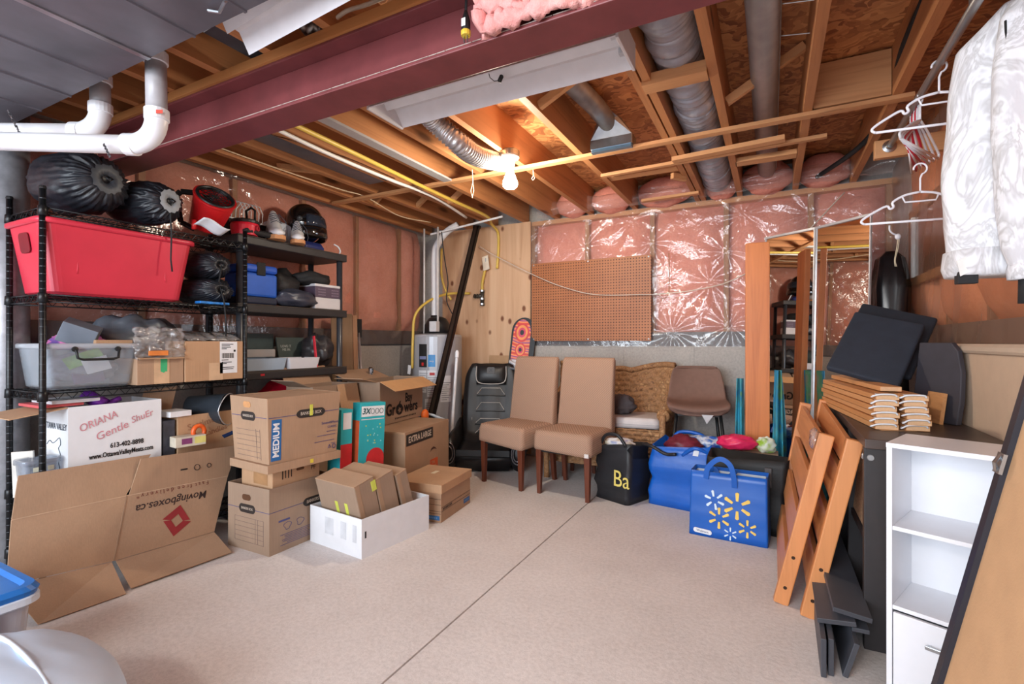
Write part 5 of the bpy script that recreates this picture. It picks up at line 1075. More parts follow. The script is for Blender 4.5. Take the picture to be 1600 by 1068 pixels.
for s in (.45, .555, .66, .765):
    pts = [gc_pt(x, s+d_, .046) for x, d_ in ((-.125, -.02), (-.085, .025), (.085, .025), (.125, -.02))]
    MB().tube(pts, .0035, 5).build('stitching', STITCH, gch)
    MB().tube([gc_pt(x, s-.03, .043) for x in (-.13, -.05, .05, .13)], .006, 5).build('seam', BLACK, gch)
for sg in (1, -1):
    MB().tube([gc_pt(sg*.165, s, .036) for s in (.42, .5, .6, .7, .78)], .0032, 5).build('stitching', STITCH, gch)
    R = [[Vector((sg*.285+.055*math.cos(a), y, .02+h*(.5+.5*math.sin(a)))) for a in [2*PI*j/14 for j in range(14)]] for y, h in ((-.36, .16), (-.34, .26), (-.12, .30), (.08, .30), (.22, .36), (.26, .3))]
    ar = MB().rings(R).build('side_arm', LEA, gch, smooth=True)
    for q, rad_ in ((-.365, .085), (-.375, .06)):
        MB().tube([(sg*.285+rad_*.6*math.cos(a), q, .16+rad_*math.sin(a)) for a in [2*PI*j/20 for j in range(20)]], .008, 6, closed=True).build('speaker_ring', plain((120, 120, 126), .25, .8), ar, smooth=True)
R = [[Vector((x, -.38+.66*u_, .0+.14*(2*u_-1)**2+o)) for u_ in [k/14 for k in range(15)] for o in (0,)] for x in (-.22, .22)]
m = MB(); n_ = 15; m.add([p for r in R for p in r]+[p+Vector((0, 0, .05)) for r in R for p in r], [(i, i+1, n_+i+1, n_+i) for i in range(n_-1)]+[(2*n_+i, 3*n_+i, 3*n_+i+1, 2*n_+i+1) for i in range(n_-1)]+[(i, 2*n_+i, 2*n_+i+1, i+1) for i in range(n_-1)]+[(n_+i, n_+i+1, 3*n_+i+1, 3*n_+i) for i in range(n_-1)]+[(0, n_, 3*n_, 2*n_), (n_-1, 3*n_-1, 4*n_-1, 2*n_-1)])
m.build('rocker_base', BLACK, gch)
# dining chairs with slip covers
SLIP = m_stripes((178, 144, 122), (150, 118, 98), (.5, .3, .8), 95); LEG = wood((104, 54, 36), (74, 36, 24), 'Z', .35, 2, False)
def parsons(label, loc, rz):
    t = thing('dining_chair', label, 'chair', loc, (0, 0, math.radians(rz)))
    R = [rr(.462, .47, .035, 4, 0, 0, .335), rr(.468, .476, .04, 4, 0, 0, .36), rr(.468, .474, .045, 4, 0, 0, .43), rr(.455, .46, .05, 4, 0, 0, .465), rr(.40, .40, .05, 4, 0, 0, .474)]
    for k, (dz) in enumerate((-1, .5)):
        for p in R[0]: p.z += 0
    for p in R[0]+R[1]:
        p.z += .012*nz(p.x*9+loc[0]*3, p.y*9, 1)-(.018 if p.y < -.15 and p.x > .15 else 0)
    MB().rings(R).build('seat_cover', SLIP, t, smooth=True)
    R = []
    for z, y, w, d in ((.36, .192, .462, .085), (.47, .185, .465, .09), (.55, .19, .458, .08), (.70, .204, .452, .07), (.88, .228, .448, .066), (.975, .243, .442, .060), (.997, .247, .425, .035)):
        R.append(rr(w, d, .022, 4, 0, y, z))
    MB().rings(R).build('back_cover', SLIP, t, smooth=True)
    MB().rings([rr(.40, .40, .02, 3, 0, 0, .31), rr(.42, .42, .02, 3, 0, 0, .34)]).build('seat_frame', BLACKMAT, t)
    for x in (-.195, .195):
        MB().rings([rr(.030, .030, .003, 1, x, -.195, 0), rr(.045, .045, .003, 1, x, -.195, .34)]).build('leg', LEG, t, bevel=.002)
        MB().rings([rr(.030, .034, .003, 1, x, .225, 0), rr(.042, .045, .003, 1, x, .18, .34)]).build('leg', LEG, t, bevel=.002)
    return t
ch1 = parsons('left one of two dining chairs in a beige slipcover, beside the black gaming chair', (-1.81, 3.575, 0), -14)
ch2 = parsons('right one of two dining chairs in a beige slipcover, beside the wicker seat', (-1.31, 3.53, 0), -6)
MB().box((.19, -.243, .318), (.222, -.232, .345)).build('white_label', plain((206, 200, 196), .6), ch2)
# wicker seat
WK = m_patches([(120, 84, 56), (166, 122, 82), (140, 100, 66), (184, 142, 98)], 30, .7)
wk = thing('wicker_seat', 'brown woven wicker seat with pale cushions behind the beige chairs', 'chair', (-1.21, 4.12, 0), (0, 0, math.radians(2)))
wk.scale = (1, .84, 1)
def weave(name, f, nu, nv, amp=.006):
    """sheet f(u, v) -> (point, normal) woven over and under"""
    def fn(u, v):
        p, n = f(u, v); i, j = u*nu/2, v*nv/2
        h = math.sin(PI*i)*math.sin(PI*j)*amp*1.2+amp*.5*math.cos(2*PI*j)
        return Vector(p)+Vector(n)*h
    return MB().grid(nu*2, nv*4, fn).build(name, WK, wk, smooth=True, solid=.012)
def bk_top(x): return .915+.035*math.cos(x/.5*PI*1.15)*-1*(1 if abs(x) > .12 else .3)-.02
def bf(u, v):
    x = -.50+1.0*u; z = .30+(bk_top(x)-.30)*v; c_ = abs(x)/.5
    y = .22+.06*v-.20*max(0, c_-.62)**1.5*2.2
    return (x, y, z), (0, -1, 0)
weave('back_weave', bf, 44, 26)
MB().tube(bez([bf(u/16, 1)[0] for u in range(17)], 3), .024, 10).build('back_rim', WK, wk, smooth=True)
weave('front_weave', lambda u, v: ((-.46+.92*u, -.36-.02*math.sin(PI*u), .14+.31*v), (0, -1, 0)), 40, 18, .009)
for sg in (1, -1):
    weave('side_weave', lambda u, v: ((sg*(.47+.02*v), -.36+.60*u, .16+(.40+.10*u*u)*v), (sg, 0, 0)), 26, 16)
    R = []
    for i in range(15):
        s = i/14; y = -.36+.66*s; z = .565+.34*max(0, s-.35)**1.6*1.55 if s > .35 else .565-.02*math.sin(PI*s/.35); x = sg*(.475+.03*math.sin(PI*s)-.02*s); rad_ = .042-.012*s
        R.append(Vector((x, y, z)))
    a_ = MB().tube(R, [.046-.016*i/14 for i in range(15)], 12).build('arm_roll', WK, wk, smooth=True)
    MB().tube(bez([(sg*.475, -.375, .57), (sg*.475, -.385, .40), (sg*.46, -.38, .2), (sg*.455, -.38, 0)], 4), .024, 10).build('front_leg', WK, wk, smooth=True)
    MB().tube([(sg*.45, .24, .32), (sg*.45, .26, 0)], .022, 10).build('rear_leg', WK, wk, smooth=True)
CUSH = plain((206, 200, 200), .8, var=.06, bump=.3, bscale=20)
def cushion(name, label, c, w, d, h, rot, mat, seed=0):
    t = thing(name, label, 'cushion', c, rot); R = []
    for z, k in ((0, .86), (.06, .96), (.3, 1), (.7, 1), (.94, .95), (1, .84)): R.append([p+Vector((0, 0, .015*nz(p.x*7+seed, p.y*7))) for p in rr(w*k, d*k, .06, 5, 0, 0, h*z)])
    MB().rings(R).build('cushion_cover', mat, t, smooth=True)
    MB().tube([Vector((p.x, p.y, h/2)) for p in rr(w*1.004, d*1.004, .06, 5)], .004, 6, closed=True).build('piping', mat, t, smooth=True); return t
cushion('seat_cushion', 'white seat cushion on the right half of the wicker seat', (-.965, 4.03, .445), .41, .42, .085, (0, 0, math.radians(4)), CUSH)
cushion('seat_cushion', 'white seat cushion on the left half of the wicker seat', (-1.40, 4.03, .445), .41, .42, .085, (0, 0, math.radians(4)), CUSH, 3)
cushion('back_cushion', 'pale grey cushion leaning at the left of the wicker back', (-1.53, 4.15, .545), .34, .26, .10, (math.radians(76), 0, 0), plain((160, 160, 168), .8), 6)
lump('grey_throw', 'dark grey folded throw on the wicker seat beside the right beige chair', 'throw', (-1.10, 4.06, .60), (.11, .10, .085), plain((92, 88, 92), .9, bump=.5), .25, 3, 4)
# stool under the seat and dark bits
ms = thing('low_stool', 'low dark stool seen between the legs under the right beige chair', 'stool', (-1.44, 3.98, 0))
MB().lathe([(0, .27), (.16, .27), (.175, .30), (.16, .33), (0, .335)], 20).build('stool_top', BLACKMAT, ms, smooth=True)
for x, y in ((-.09, -.09), (.09, -.09), (-.09, .09), (.09, .09)): MB().rings([rr(.028, .028, .002, 1, x*1.1, y*1.1, 0), rr(.035, .035, .002, 1, x, y, .28)]).build('leg', LEG, ms)
# bar stool
st = thing('bar_stool', 'brown upholstered bar stool with thin black legs against the back wall', 'stool', (-.50, 4.0, 0), (0, 0, math.radians(10)))
SUE = plain((122, 92, 80), .75, var=.06, scale=30, bump=.15)
pr = [(-.20, .60, .40), (-.215, .63, .44), (-.17, .655, .455), (-.05, .65, .46), (.08, .655, .455), (.14, .69, .44), (.17, .76, .425), (.195, .84, .40), (.21, .90, .375), (.215, .925, .33), (.217, .935, .27)]
def shell(o, k=1.0):
    R = []
    for y, z, w in pr:
        R.append([Vector((w*k/2*q, y+o*.5-(.05*abs(q)**2.5 if z > .68 else 0), z-o*.8+(.03*abs(q)**3 if z < .69 else 0))) for q in (-1, -.85, -.6, -.3, 0, .3, .6, .85, 1)])
    return R
A_, B_ = shell(0), shell(.045, .96)
MB().rings([a+list(reversed(b)) for a, b in zip(A_, B_)]).build('seat_shell', SUE, st, smooth=True, sub=1)
for x, y in ((-.15, -.14), (.15, -.14), (-.14, .12), (.14, .12)):
    MB().tube([(x, y, .60), (x*1.45, y*1.45, 0)], .012, 10).build('leg', BLACK, st, smooth=True)
MB().tube([(-.20, -.19, .22), (.20, -.19, .22)], .009, 8).build('foot_rest', BLACK, st, smooth=True)
MB().box((-.16, -.15, .575), (.16, .13, .600)).build('under_plate', BLACK, st)
MB().add([(.02, -.20, .595), (.10, -.20, .595), (.055, -.20, .53)], [(0, 1, 2)]).build('paper_tag', plain((196, 196, 200), .6), st, solid=.002)
# ---------------------------------------------------------------- bags on the floor
def tote(name, label, loc, rz, w0, d0, w1, d1, h, mat, sag=.03, seed=0, open_=True, smooth=True):
    t = thing(name, label, 'bag', loc, (0, 0, math.radians(rz))); R = []; N = 9
    for i in range(N+1):
        s = i/N; w = w0+(w1-w0)*s; d = d0+(d1-d0)*s
        ring = []
        for p in rr(w, d, .035, 7, 0, 0, h*s):
            k = .018*math.sin(PI*s)*nz(p.x*6+seed, p.y*6, s*4)*2+.006*nz(p.x*20, p.y*20+seed, s*14)
            ring.append(Vector((p.x*(1+k/w0*2), p.y*(1+k/d0*2), p.z+(sag*nz(p.x*5+seed, p.y*5)*s*1.6-sag*.6*(1-abs(2*p.x/w))*s if i else 0))))
        R.append(ring)
    if open_: R += [[Vector((p.x*.985, p.y*.97, p.z)) for p in R[-1]], [Vector((p.x*.95, p.y*.90, p.z-.10)) for p in R[-1]]]
    MB().rings(R).build('bag_body', mat, t, smooth=smooth); return t
BBAG = plain((30, 31, 36), .5, var=.12, bump=.2, bscale=30)
bk = tote('black_tote', 'black tote bag with yellow lettering beside the wicker seat', (-.955, 3.545, 0), -22, .30, .27, .33, .24, .40, BBAG, .03, 2)
text('Ba', .16, (.105, -.150, .17), (1, 0, 0), (0, .02, 1), plain((224, 206, 110), .6), bk, sx=.9, ext=.001)
MB().tube(bez([(-.10, -.115, .39), (-.04, -.13, .46), (.06, -.13, .47), (.12, -.115, .40)], 6), .012, 8).build('bag_handle', BBAG, bk, smooth=True)
MB().tube(bez([(.15, .04, .40), (.24, .02, .40), (.32, .05, .36), (.40, .05, .37)], 6), .012, 8).build('bag_handle', BBAG, bk, smooth=True)
lump('papers', 'blue and white packets in the mouth of the black tote bag', 'packet', (-.97, 3.54, .39), (.11, .08, .035), m_patches([(60, 90, 190), (220, 220, 224), (190, 176, 150)], 14), .3, 3, 7)
BLU = plain((22, 94, 190), .32, var=.1, scale=5, bump=.35, bscale=14)
ik = tote('blue_bag', 'bulging blue shopping bag with a dark red bundle, behind the sun-print bag', (-.52, 3.63, 0), -10, .44, .34, .40, .32, .40, BLU, .05, 8)
lump('red_bundle', 'dark red bundle sticking out of the bulging blue bag', 'bundle', (-.54, 3.62, .40), (.12, .10, .07), plain((110, 30, 48), .5, var=.3), .3, 3, 12)
MB().tube(bez([(-.17, .14, .38), (-.10, .15, .46), (.05, .15, .455), (.14, .14, .38)], 6), .014, 8).build('bag_handle', BLU, ik, smooth=True)
MB().tube(bez([(.02, -.15, .36), (.08, -.17, .41), (.13, -.17, .42), (.19, -.14, .39)], 6), .013, 8).build('bag_handle', BLU, ik, smooth=True)
MB().slab((.09, -.165, .37), (.035, 0, 0), (.01, 0, .05), .002).build('white_tag', PAPER, ik)
lump('plastic_wrap', 'clear and blue patterned wrap spilling over the bulging blue bag rim', 'plastic', (-.42, 3.70, .42), (.16, .09, .045), m_patches([(40, 100, 190), (206, 214, 226), (60, 120, 200), (150, 170, 160)], 16, .3), .3, 3.5, 15)
bt2 = tote('black_tote', 'large black tote bag standing behind the blue sun-print bag', (-.125, 3.36, 0), -4, .40, .24, .45, .20, .43, plain((22, 22, 24), .6, var=.15, bump=.2), .02, 20)
for y in (-.115,):
    MB().tube(bez([(-.06, y, .36), (-.05, y-.02, .30), (.0, y-.025, .27), (.05, y-.02, .30), (.06, y, .36)], 5), .012, 8).build('bag_handle', plain((70, 68, 70), .7), bt2, smooth=True)
    MB().box((.10, y-.012, .28), (.135, y, .39)).build('bag_strap', plain((76, 74, 76), .7), bt2)
lump('pink_bundle', 'hot pink shiny package on top of the large black tote', 'package', (-.20, 3.60, .455), (.12, .08, .05), plain((226, 44, 96), .3, var=.15), .25, 2.5, 25)
lump('green_pouch', 'lime green and white pouch beside the hot pink package', 'pouch', (-.03, 3.62, .45), (.06, .06, .055), m_patches([(190, 214, 60), (220, 226, 214), (150, 190, 60)], 14), .25, 2.5, 28)
tag(MB().box((-.30, 3.53, .0), (.04, 3.70, .405)).build('storage_carton', CARDG, bevel=.004), 'carton hidden behind the bags, holding up the pink package', 'box')
# blue bag with sun bursts
BLW = plain((20, 92, 184), .36, var=.06, scale=4, bump=.25, bscale=12)
wmb = thing('blue_sun_bag', 'blue shopping bag printed with yellow and white sun bursts, in front of the other bags', 'bag', (-.215, 3.14, 0), (0, 0, math.radians(-4)))
R = []
for i in range(11):
    s = i/10; w = .415-.012*s; d = .20-.05*s; ring = []
    for p in rr(w, d, .012, 4, 0, 0, .37*s):
        k = .012*nz(p.x*7, p.y*7, s*5)*math.sin(PI*s); sag = -.03*math.exp(-(p.x/.09)**2)*s*s*(1 if p.y < 0 else .3)+.012*(p.x/.2)*s*0
        ring.append(Vector((p.x, p.y+k*(1 if p.y < 0 else -1), p.z+sag)))
    R.append(ring)
R += [[Vector((p.x*.985, p.y*.95, p.z)) for p in R[-1]], [Vector((p.x*.96, p.y*.88, p.z-.12)) for p in R[-1]]]
MB().rings(R).build('bag_body', BLW, wmb, smooth=True)
tag(MB().box((-.34, 3.10, .18), (-.08, 3.18, .338)).build('papers', plain((206, 190, 176), .7, var=.2)), 'beige papers inside the blue sun-print bag', 'papers')
MB().rings([rr(.375, .115, .01, 3, 0, 0, .352), rr(.372, .110, .01, 3, 0, 0, .335), rr(.368, .112, .01, 3, 0, 0, .30)], cap=False).build('white_lining', plain((190, 204, 220), .6), wmb)
def handle(pts, mat, parent, w=.028, th=.004):
    P = bez(pts, 8); m = MB(); R = []
    for i, p in enumerate(P):
        a = P[max(0, i-1)]; b = P[min(len(P)-1, i+1)]; d = (b-a).normalized(); s_v = Vector((0, 1, 0)); n = d.cross(s_v).normalized()
        R.append([p+n*w/2+s_v*th, p-n*w/2+s_v*th, p-n*w/2-s_v*th, p+n*w/2-s_v*th])
    return m.rings(R).build('bag_handle', mat, parent, smooth=False)
handle([(-.115, -.086, .33), (-.10, -.092, .40), (-.04, -.10, .455), (.015, -.10, .43), (.035, -.095, .36), (.038, -.088, .30)], BLW, wmb)
handle([(-.14, .06, .33), (-.09, .05, .36), (-.06, .02, .33), (.0, .0, .34), (.03, .02, .37)], BLW, wmb)
YS = plain((238, 200, 96), .6); WS = plain((214, 232, 244), .6)
def burst(x, z, r, col, wd, tilt=0, n=6):
    for k in range(n):
        a = PI/2+2*PI*k/n+tilt; dx, dz = math.cos(a), math.sin(a); nx, nz_ = -dz, dx
        pts = [(x+dx*r*.36+nx*wd*.35, z+dz*r*.36+nz_*wd*.35), (x+dx*r*.92+nx*wd*.55, z+dz*r*.92+nz_*wd*.55), (x+dx*r, z+dz*r), (x+dx*r*.92-nx*wd*.55, z+dz*r*.92-nz_*wd*.55), (x+dx*r*.36-nx*wd*.35, z+dz*r*.36-nz_*wd*.35)]
        yy = lambda zz: -.100+.025*zz/.37-.006
        vs = [(px_, yy(pz), pz) for px_, pz in pts]; n5 = len(vs); vs += [(a_, b_+.005, c_v) for a_, b_, c_v in vs]
        MB().add(vs, [tuple(range(n5)), tuple(range(2*n5-1, n5-1, -1))]+[(i, n5+i, n5+(i+1) % n5, (i+1) % n5) for i in range(n5)]).build('sun_ray', col, wmb)
burst(.052, .200, .076, YS, .018); burst(-.042, .118, .060, YS, .014); burst(.105, .085, .050, YS, .012); burst(-.068, .215, .056, WS, .013, .2); burst(.018, .042, .036, WS, .007)
MB().prism([(q.x, q.y) for q in rr(.10, .026, .012, 4)], (-.13, -.106, .03), (1, 0, -.06), (0, 0, 1), (0, .005, 0)).build('white_patch', PAPER, wmb)
text('Walmart', .018, (-.13, -.1068, .03), (1, 0, -.06), (0, 0, 1), plain((40, 60, 110), .6), wmb)
# timber and towel
ps2 = thing('timber_post', 'tall orange pine plank standing upright in front of the mirrored door', 'timber', (-.085, 3.80, 0), (0, 0, math.radians(4)))
MB().box((-.075, -.02, 0), (.075, .02, 1.80)).build('plank_body', wood((214, 128, 66), (176, 92, 40), 'Z', .42), ps2, bevel=.004)
TW = m_patches([(60, 140, 150), (52, 160, 190), (70, 150, 160), (40, 130, 170), (90, 140, 96), (170, 110, 120)], 5)
def towel(label, x0, x1, y, z0, z1, seed):
    return tag(MB().grid(24, 30, lambda u, v: (x0+(x1-x0)*u*(1-.45*v)+(.25*(x1-x0))*v, y+.02*math.sin(u*9+seed)+.012*nz(u*5, v*4, seed)-.06*(1-v), z0+(z1-z0)*v)).build('beach_towel', TW, smooth=True, solid=.006), label, 'towel')
towel('teal and green patterned beach towel hanging right of the pine plank', 0.0, .075, 3.80, .05, .93, 1)
towel('teal patterned cloth showing left of the pine plank', -.235, -.165, 3.90, .05, .86, 5)
# mirrored folding doors
md = thing('mirror_door', 'folding pair of mirrored closet doors leaning in the back right corner', 'mirror', (-.04, 4.09, 0))
MIR = NT('mirror'); MIR.col((.86, .87, .88, 1)); MIR = MIR.set(.015, 1)
mp = [Vector((0, 0, 0)), Vector((.303, -.213, 0)), Vector((.572, -.482, 0))]; FRM = plain((190, 188, 190), .35, .4)
for a, b in zip(mp, mp[1:]):
    d = (b-a).normalized(); n = d.cross(Vector((0, 0, 1))).normalized(); w = (b-a).length; H_ = 1.885; tl = -n*.05; a = a-tl; b = b-tl; Z1 = Vector((0, 0, H_))+tl
    p_ = MB().slab(a+d*.006+Vector((0, 0, .02))+n*.0, d*(w-.012), Vector((0, 0, H_-.03))+tl, .006).build('mirror_panel', MIR, md)
    for s_, e_ in ((a+d*.006, a+d*.006+Z1), (b-d*.006, b-d*.006+Z1)): MB().bar(s_, e_, .007, .014, n).build('door_stile', FRM, md)
    for z in (.005, .997): MB().bar(a+Z1*z, b+Z1*z, .022, .014).build('door_rail', FRM, md)
tag(MB().lathe([(.09, 0), (.095, .3), (.09, 1.0), (.10, 1.45), (.07, 1.64), (.03, 1.68)], 20, (.655, 3.82, 0), fn=lambda a, z: 1+.15*math.sin(5*a+z*3)).build('black_bag', plain((24, 22, 24), .25, var=.2), smooth=True), 'tall glossy black plastic wrapped bundle in the corner right of the mirror doors', 'bundle')

# ================================================================ RIGHT SIDE
# dark shelf unit lying along the right wall
DK = plain((46, 42, 44), .5, var=.18, scale=9); DKT = plain((72, 60, 56), .42, var=.2, scale=5)
du = thing('dark_shelf_unit', 'dark brown open shelf unit along the right wall carrying the slat bundles', 'shelf', (.30, 2.20, 0))
MB().box((0, -.02, .735), (.43, 1.30, .77)).build('top_board', DKT, du, bevel=.003)
for y, w in ((0, .036), (.42, .025), (.85, .025), (1.265, .036)): MB().box((0, y, 0), (.43, y+w, .735)).build('upright_panel', DK, du, bevel=.003)
for z in (.02, .37): MB().box((.01, .036, z), (.42, 1.265, z+.025)).build('shelf_board', DK, du)
MB().box((.42, 0, 0), (.43, 1.30, .735)).build('back_panel', DK, du)
MB().lathe([(0, .004), (.009, .004), (.012, 0)], 14, (-.001, .018, .70), (-1, 0, 0)).build('cam_bolt', STEELD, du)
MB().lathe([(0, .004), (.010, .004), (.012, 0)], 14, (.02, -.0005, .70), (0, -1, 0)).build('cam_bolt', STEELD, du)
tag(MB().slab((.33, 2.26, .40), (.0, .40, 0), (.03, 0, .30), .012).build('chipboard_panel', plain((176, 138, 104), .9, var=.3, scale=90, bump=.6, bscale=160)), 'raw chipboard panel standing inside the dark shelf unit', 'panel')
# white three-compartment bookcase
WH = plain((232, 233, 238), .32, var=.015)
wb_ = thing('white_bookcase', 'narrow white bookcase with two open shelves above a flap door', 'bookcase', (.325, 1.955, 0), (0, 0, math.radians(-23)))
Wd, Dp, Hh_ = .292, .24, .80
MB().box((0, 0, .0), (.015, Dp, Hh_-.015)).build('side_panel', WH, wb_, bevel=.001); MB().box((Wd-.015, 0, 0), (Wd, Dp, Hh_-.015)).build('side_panel', WH, wb_, bevel=.001)
MB().box((-.001, -.001, Hh_-.015), (Wd+.001, Dp, Hh_)).build('top_panel', WH, wb_, bevel=.001)
for z in (.525, .275, .02): MB().box((.015, .004, z), (Wd-.015, Dp-.004, z+.013)).build('shelf_board', WH, wb_, bevel=.001)
MB().box((.004, Dp-.004, .0), (Wd-.004, Dp, Hh_-.015)).build('back_panel', WH, wb_)
MB().box((-.006, .03, 0), (-.0008, Dp+.005, Hh_-.004)).build('raw_edge', plain((196, 176, 140), .8), wb_)
dr = MB().box((.018, -.002, .03), (Wd-.018, .012, .268)).build('flap_door', WH, wb_, bevel=.0015)
MB().box((.10, -.022, .196), (.195, -.012, .208)).build('handle', STEEL, dr, bevel=.002)
for x in (.105, .185): MB().box((x, -.014, .198), (x+.008, -.001, .206)).build('handle_post', STEEL, dr)
for z in (.64, .45, .2): MB().lathe([(0, .002), (.003, .002), (.004, 0)], 8, (-.0062, .12, z), (-1, 0, 0)).build('screw', STEEL, wb_)
# bundles of slats
SL = wood((206, 146, 92), (172, 110, 62), 'Y', .5, 1.2); SL2 = wood((212, 156, 104), (180, 122, 74), 'Y', .5, 1.2); CAPM = plain((226, 228, 232), .6, var=.03); ENDW = plain((214, 172, 132), .75, var=.1, scale=60)
sdir = Vector((-.13, .98, 0)).normalized(); sper = Vector((.98, .13, 0)).normalized()
def slat(label, c, L, w, th, cap, mat):
    t = thing('bed_slat', label, 'slat', c, (0, 0, math.atan2(sdir.y, sdir.x)-PI/2), group=None)
    MB().box((-w/2, 0, 0), (w/2, L, th)).build('slat_body', mat, t, bevel=.002)
    MB().box((-w/2+.002, -.001, .002), (w/2-.002, .0005, th-.002)).build('cut_end', ENDW, t)
    if cap:
        MB().tube(bez([(-w/2-.004, .03, th/2), (-w/2-.016, -.005, th*.5+cap), (-w/2, -.012, th*1.0), (-w*.2, -.012, th+.003), (w*.25, -.010, th+.002), (w/2-.01, -.006, th*.7)], 5), .0035, 6).build('white_band', CAPM, t, smooth=True)
        MB().box((-w/2+.004, -.004, th-.001), (w/2-.012, .03, th+.002)).build('band_end', CAPM, t)
    return t
order = ['bottom', 'second', 'third', 'fourth', 'fifth', 'top']
for col, (cx, cy, n) in enumerate(((.405, 2.42, 6), (.505, 2.44, 6))):
    for k in range(n):
        j = sper*rnd.uniform(-.006, .006)+sdir*rnd.uniform(-.012, .012)
        slat('%s pine slat of the %s of the two bundles on the dark shelf unit' % (order[k], ('left', 'right')[col]), tuple(Vector((cx, cy, .772+.0235*k))+j), .86, .078, .021, rnd.uniform(-.006, .006)+.0001 if k != 2 else .004, SL if (k+col) % 2 else SL2)
slat('loose pine slat lying skewed across the top of both bundles', (.44, 2.55, .915), .78, .075, .02, 0, SL2)
tag(MB().slab((.385, 2.40, .771), (.12, .05, 0), (-.10, .80, 0), -.0005).build('slat_paper', plain((196, 160, 120), .8)), 'brown paper strip under the slat bundles on the dark shelf unit', 'paper')
# dark cushions and curved backrest
NAVY = plain((36, 42, 54), .85, var=.12, bump=.3, bscale=90)
def panel4(name, label, cat, bl, br, tl, th, mat, bev=.012):
    bl, br, tl = map(Vector, (bl, br, tl)); a, b = br-bl, tl-bl; return tag(MB().slab(bl, a, b, th).build(name, mat, bevel=bev, seg=3), label, cat)
panel4('seat_pad', 'front one of the two dark navy rectangular pads propped on the slat bundles', 'pad', (0.238, 2.889, 1), (0.505, 2.769, 0.922), (0.392, 3.161, 1.286), .035, NAVY)
panel4('seat_pad', 'rear one of the two dark navy pads, peeking out above the front one', 'pad', (0.283, 3.037, 1.047), (0.583, 2.934, 0.952), (0.444, 3.302, 1.338), .03, plain((30, 34, 44), .85, var=.12, bump=.3, bscale=90))
bq = [(0, 0), (.24, 0), (.245, .10), (.235, .22), (.205, .31), (.17, .345), (.0, .345)]
tag(MB().prism(bq, (.575, 2.90, .772), (.45, -.89, 0), (.10, .05, 1), (.02, .012, 0)).build('curved_backrest', plain((58, 56, 64), .6, var=.1), bevel=.004), 'dark grey rounded backrest panel standing on the dark shelf unit behind the navy pads', 'backrest')
tag(MB().slab((.60, 2.80, .772), (.03, -.10, 0), (.02, .02, .13), .015).build('wood_block', SL2), 'short pale wood block behind the slat bundles', 'block')
# beige headboard against the right wall
hb_ = thing('headboard', 'large beige upholstered panel with a moulded top edge leaning on the right wall', 'panel', (.735, 1.2, 0), (0, 0, 0))
BEI = plain((206, 178, 152), .8, var=.04, bump=.15, bscale=90)
MB().box((0, 0, .25), (.022, 2.27, 1.075)).build('panel_face', BEI, hb_, bevel=.004)
MB().rings([[(x, y, z) for x, z in ((-.012, 1.075), (.026, 1.075), (.026, 1.112), (-.004, 1.112), (-.018, 1.10), (-.018, 1.085))] for y in (-.005, 2.275)]).build('top_moulding', plain((204, 182, 160), .6, var=.04), hb_)
for y in (.06, 2.17): MB().box((.0, y, 0), (.022, y+.05, .25)).build('panel_leg', BEI, hb_)
# framed board leaning at the near right
fbv = Vector((.2137, 0, .9769)); fb_ = thing('framed_board', 'beige board in a black frame leaning at the near right edge', 'board', (.228, 1.35, 0))
fx, fz = .219, 1.0
def onb(s, y, o=0): return Vector((fx*s-o*fz, y, s*fz+o*fx))
def strip(name, s0, s1, y0, y1, o0, o1, mat): return MB().hexa([onb(s0, y0, o0), onb(s1, y0, o0), onb(s1, y1, o0), onb(s0, y1, o0), onb(s0, y0, o1), onb(s1, y0, o1), onb(s1, y1, o1), onb(s0, y1, o1)]).build(name, mat, fb_)
FBK = plain((32, 34, 44), .4, var=.08)
strip('board_panel', .02, 1.13, -.98, -.02, -.012, .002, plain((200, 158, 118), .7, var=.05, bump=.1, bscale=200))
strip('frame_bar', 0, 1.15, -.026, .0, -.016, .012, FBK); strip('frame_bar', 0, 1.15, -1.0, -.974, -.016, .012, FBK)
strip('frame_bar', 0, .026, -.974, -.026, -.016, .012, FBK); strip('frame_bar', 1.124, 1.15, -.974, -.026, -.016, .012, FBK)
strip('metal_latch', .855, .895, -.036, -.006, .012, .018, STEEL); MB().tube([onb(.86, -.02, .018), onb(.875, -.03, .026), onb(.89, -.02, .018)], .004, 8).build('latch_loop', STEEL, fb_)
# folded pine frames
def frame_rail(o, name, p, q, w, h, mat=PINE, up=(0, 1, 0)): return MB().bar(p, q, w, h, up).build(name, mat, o, bevel=.005, world=True)
def pine_frame(label, nb, nt, fb2, ft, sl):
    t = thing('folding_pine_frame', label, 'frame', nb)
    nb, nt, fb2, ft = map(Vector, (nb, nt, fb2, ft))
    for a, b in ((nb, nt), (fb2, ft)):
        r = frame_rail(t, 'rail', a, b, .058, .044)
        for s in (.1, .28):
            p = a.lerp(b, s); d = Vector((0, -1, 0)); MB().lathe([(0, .003), (.006, .003), (.008, 0)], 10, p+Vector((0, -.0215, 0)), d).build('bolt', plain((70, 52, 42), .4, .6), r, world=True)
    for s0, s1 in sl:
        a0, b0 = nb.lerp(nt, s0), fb2.lerp(ft, s0); a1, b1 = nb.lerp(nt, s1), fb2.lerp(ft, s1)
        nrm = (nt-nb).cross(fb2-nb).normalized(); o = nrm*.022
        MB().hexa([a0+o, a1+o, b1+o, b0+o, a0-o*.0, a1-o*.0, b1, b0]).build('slat', PINEY, t, bevel=.003, world=True)
    return t
pine_frame('left half of the folded orange pine frame leaning on the dark shelf unit', (.035, 2.43, .0), (.205, 2.45, .735), (.04, 3.30, .0), (.175, 3.30, .77), ((.06, .24), (.32, .50), (.57, .75), (.81, .98)))
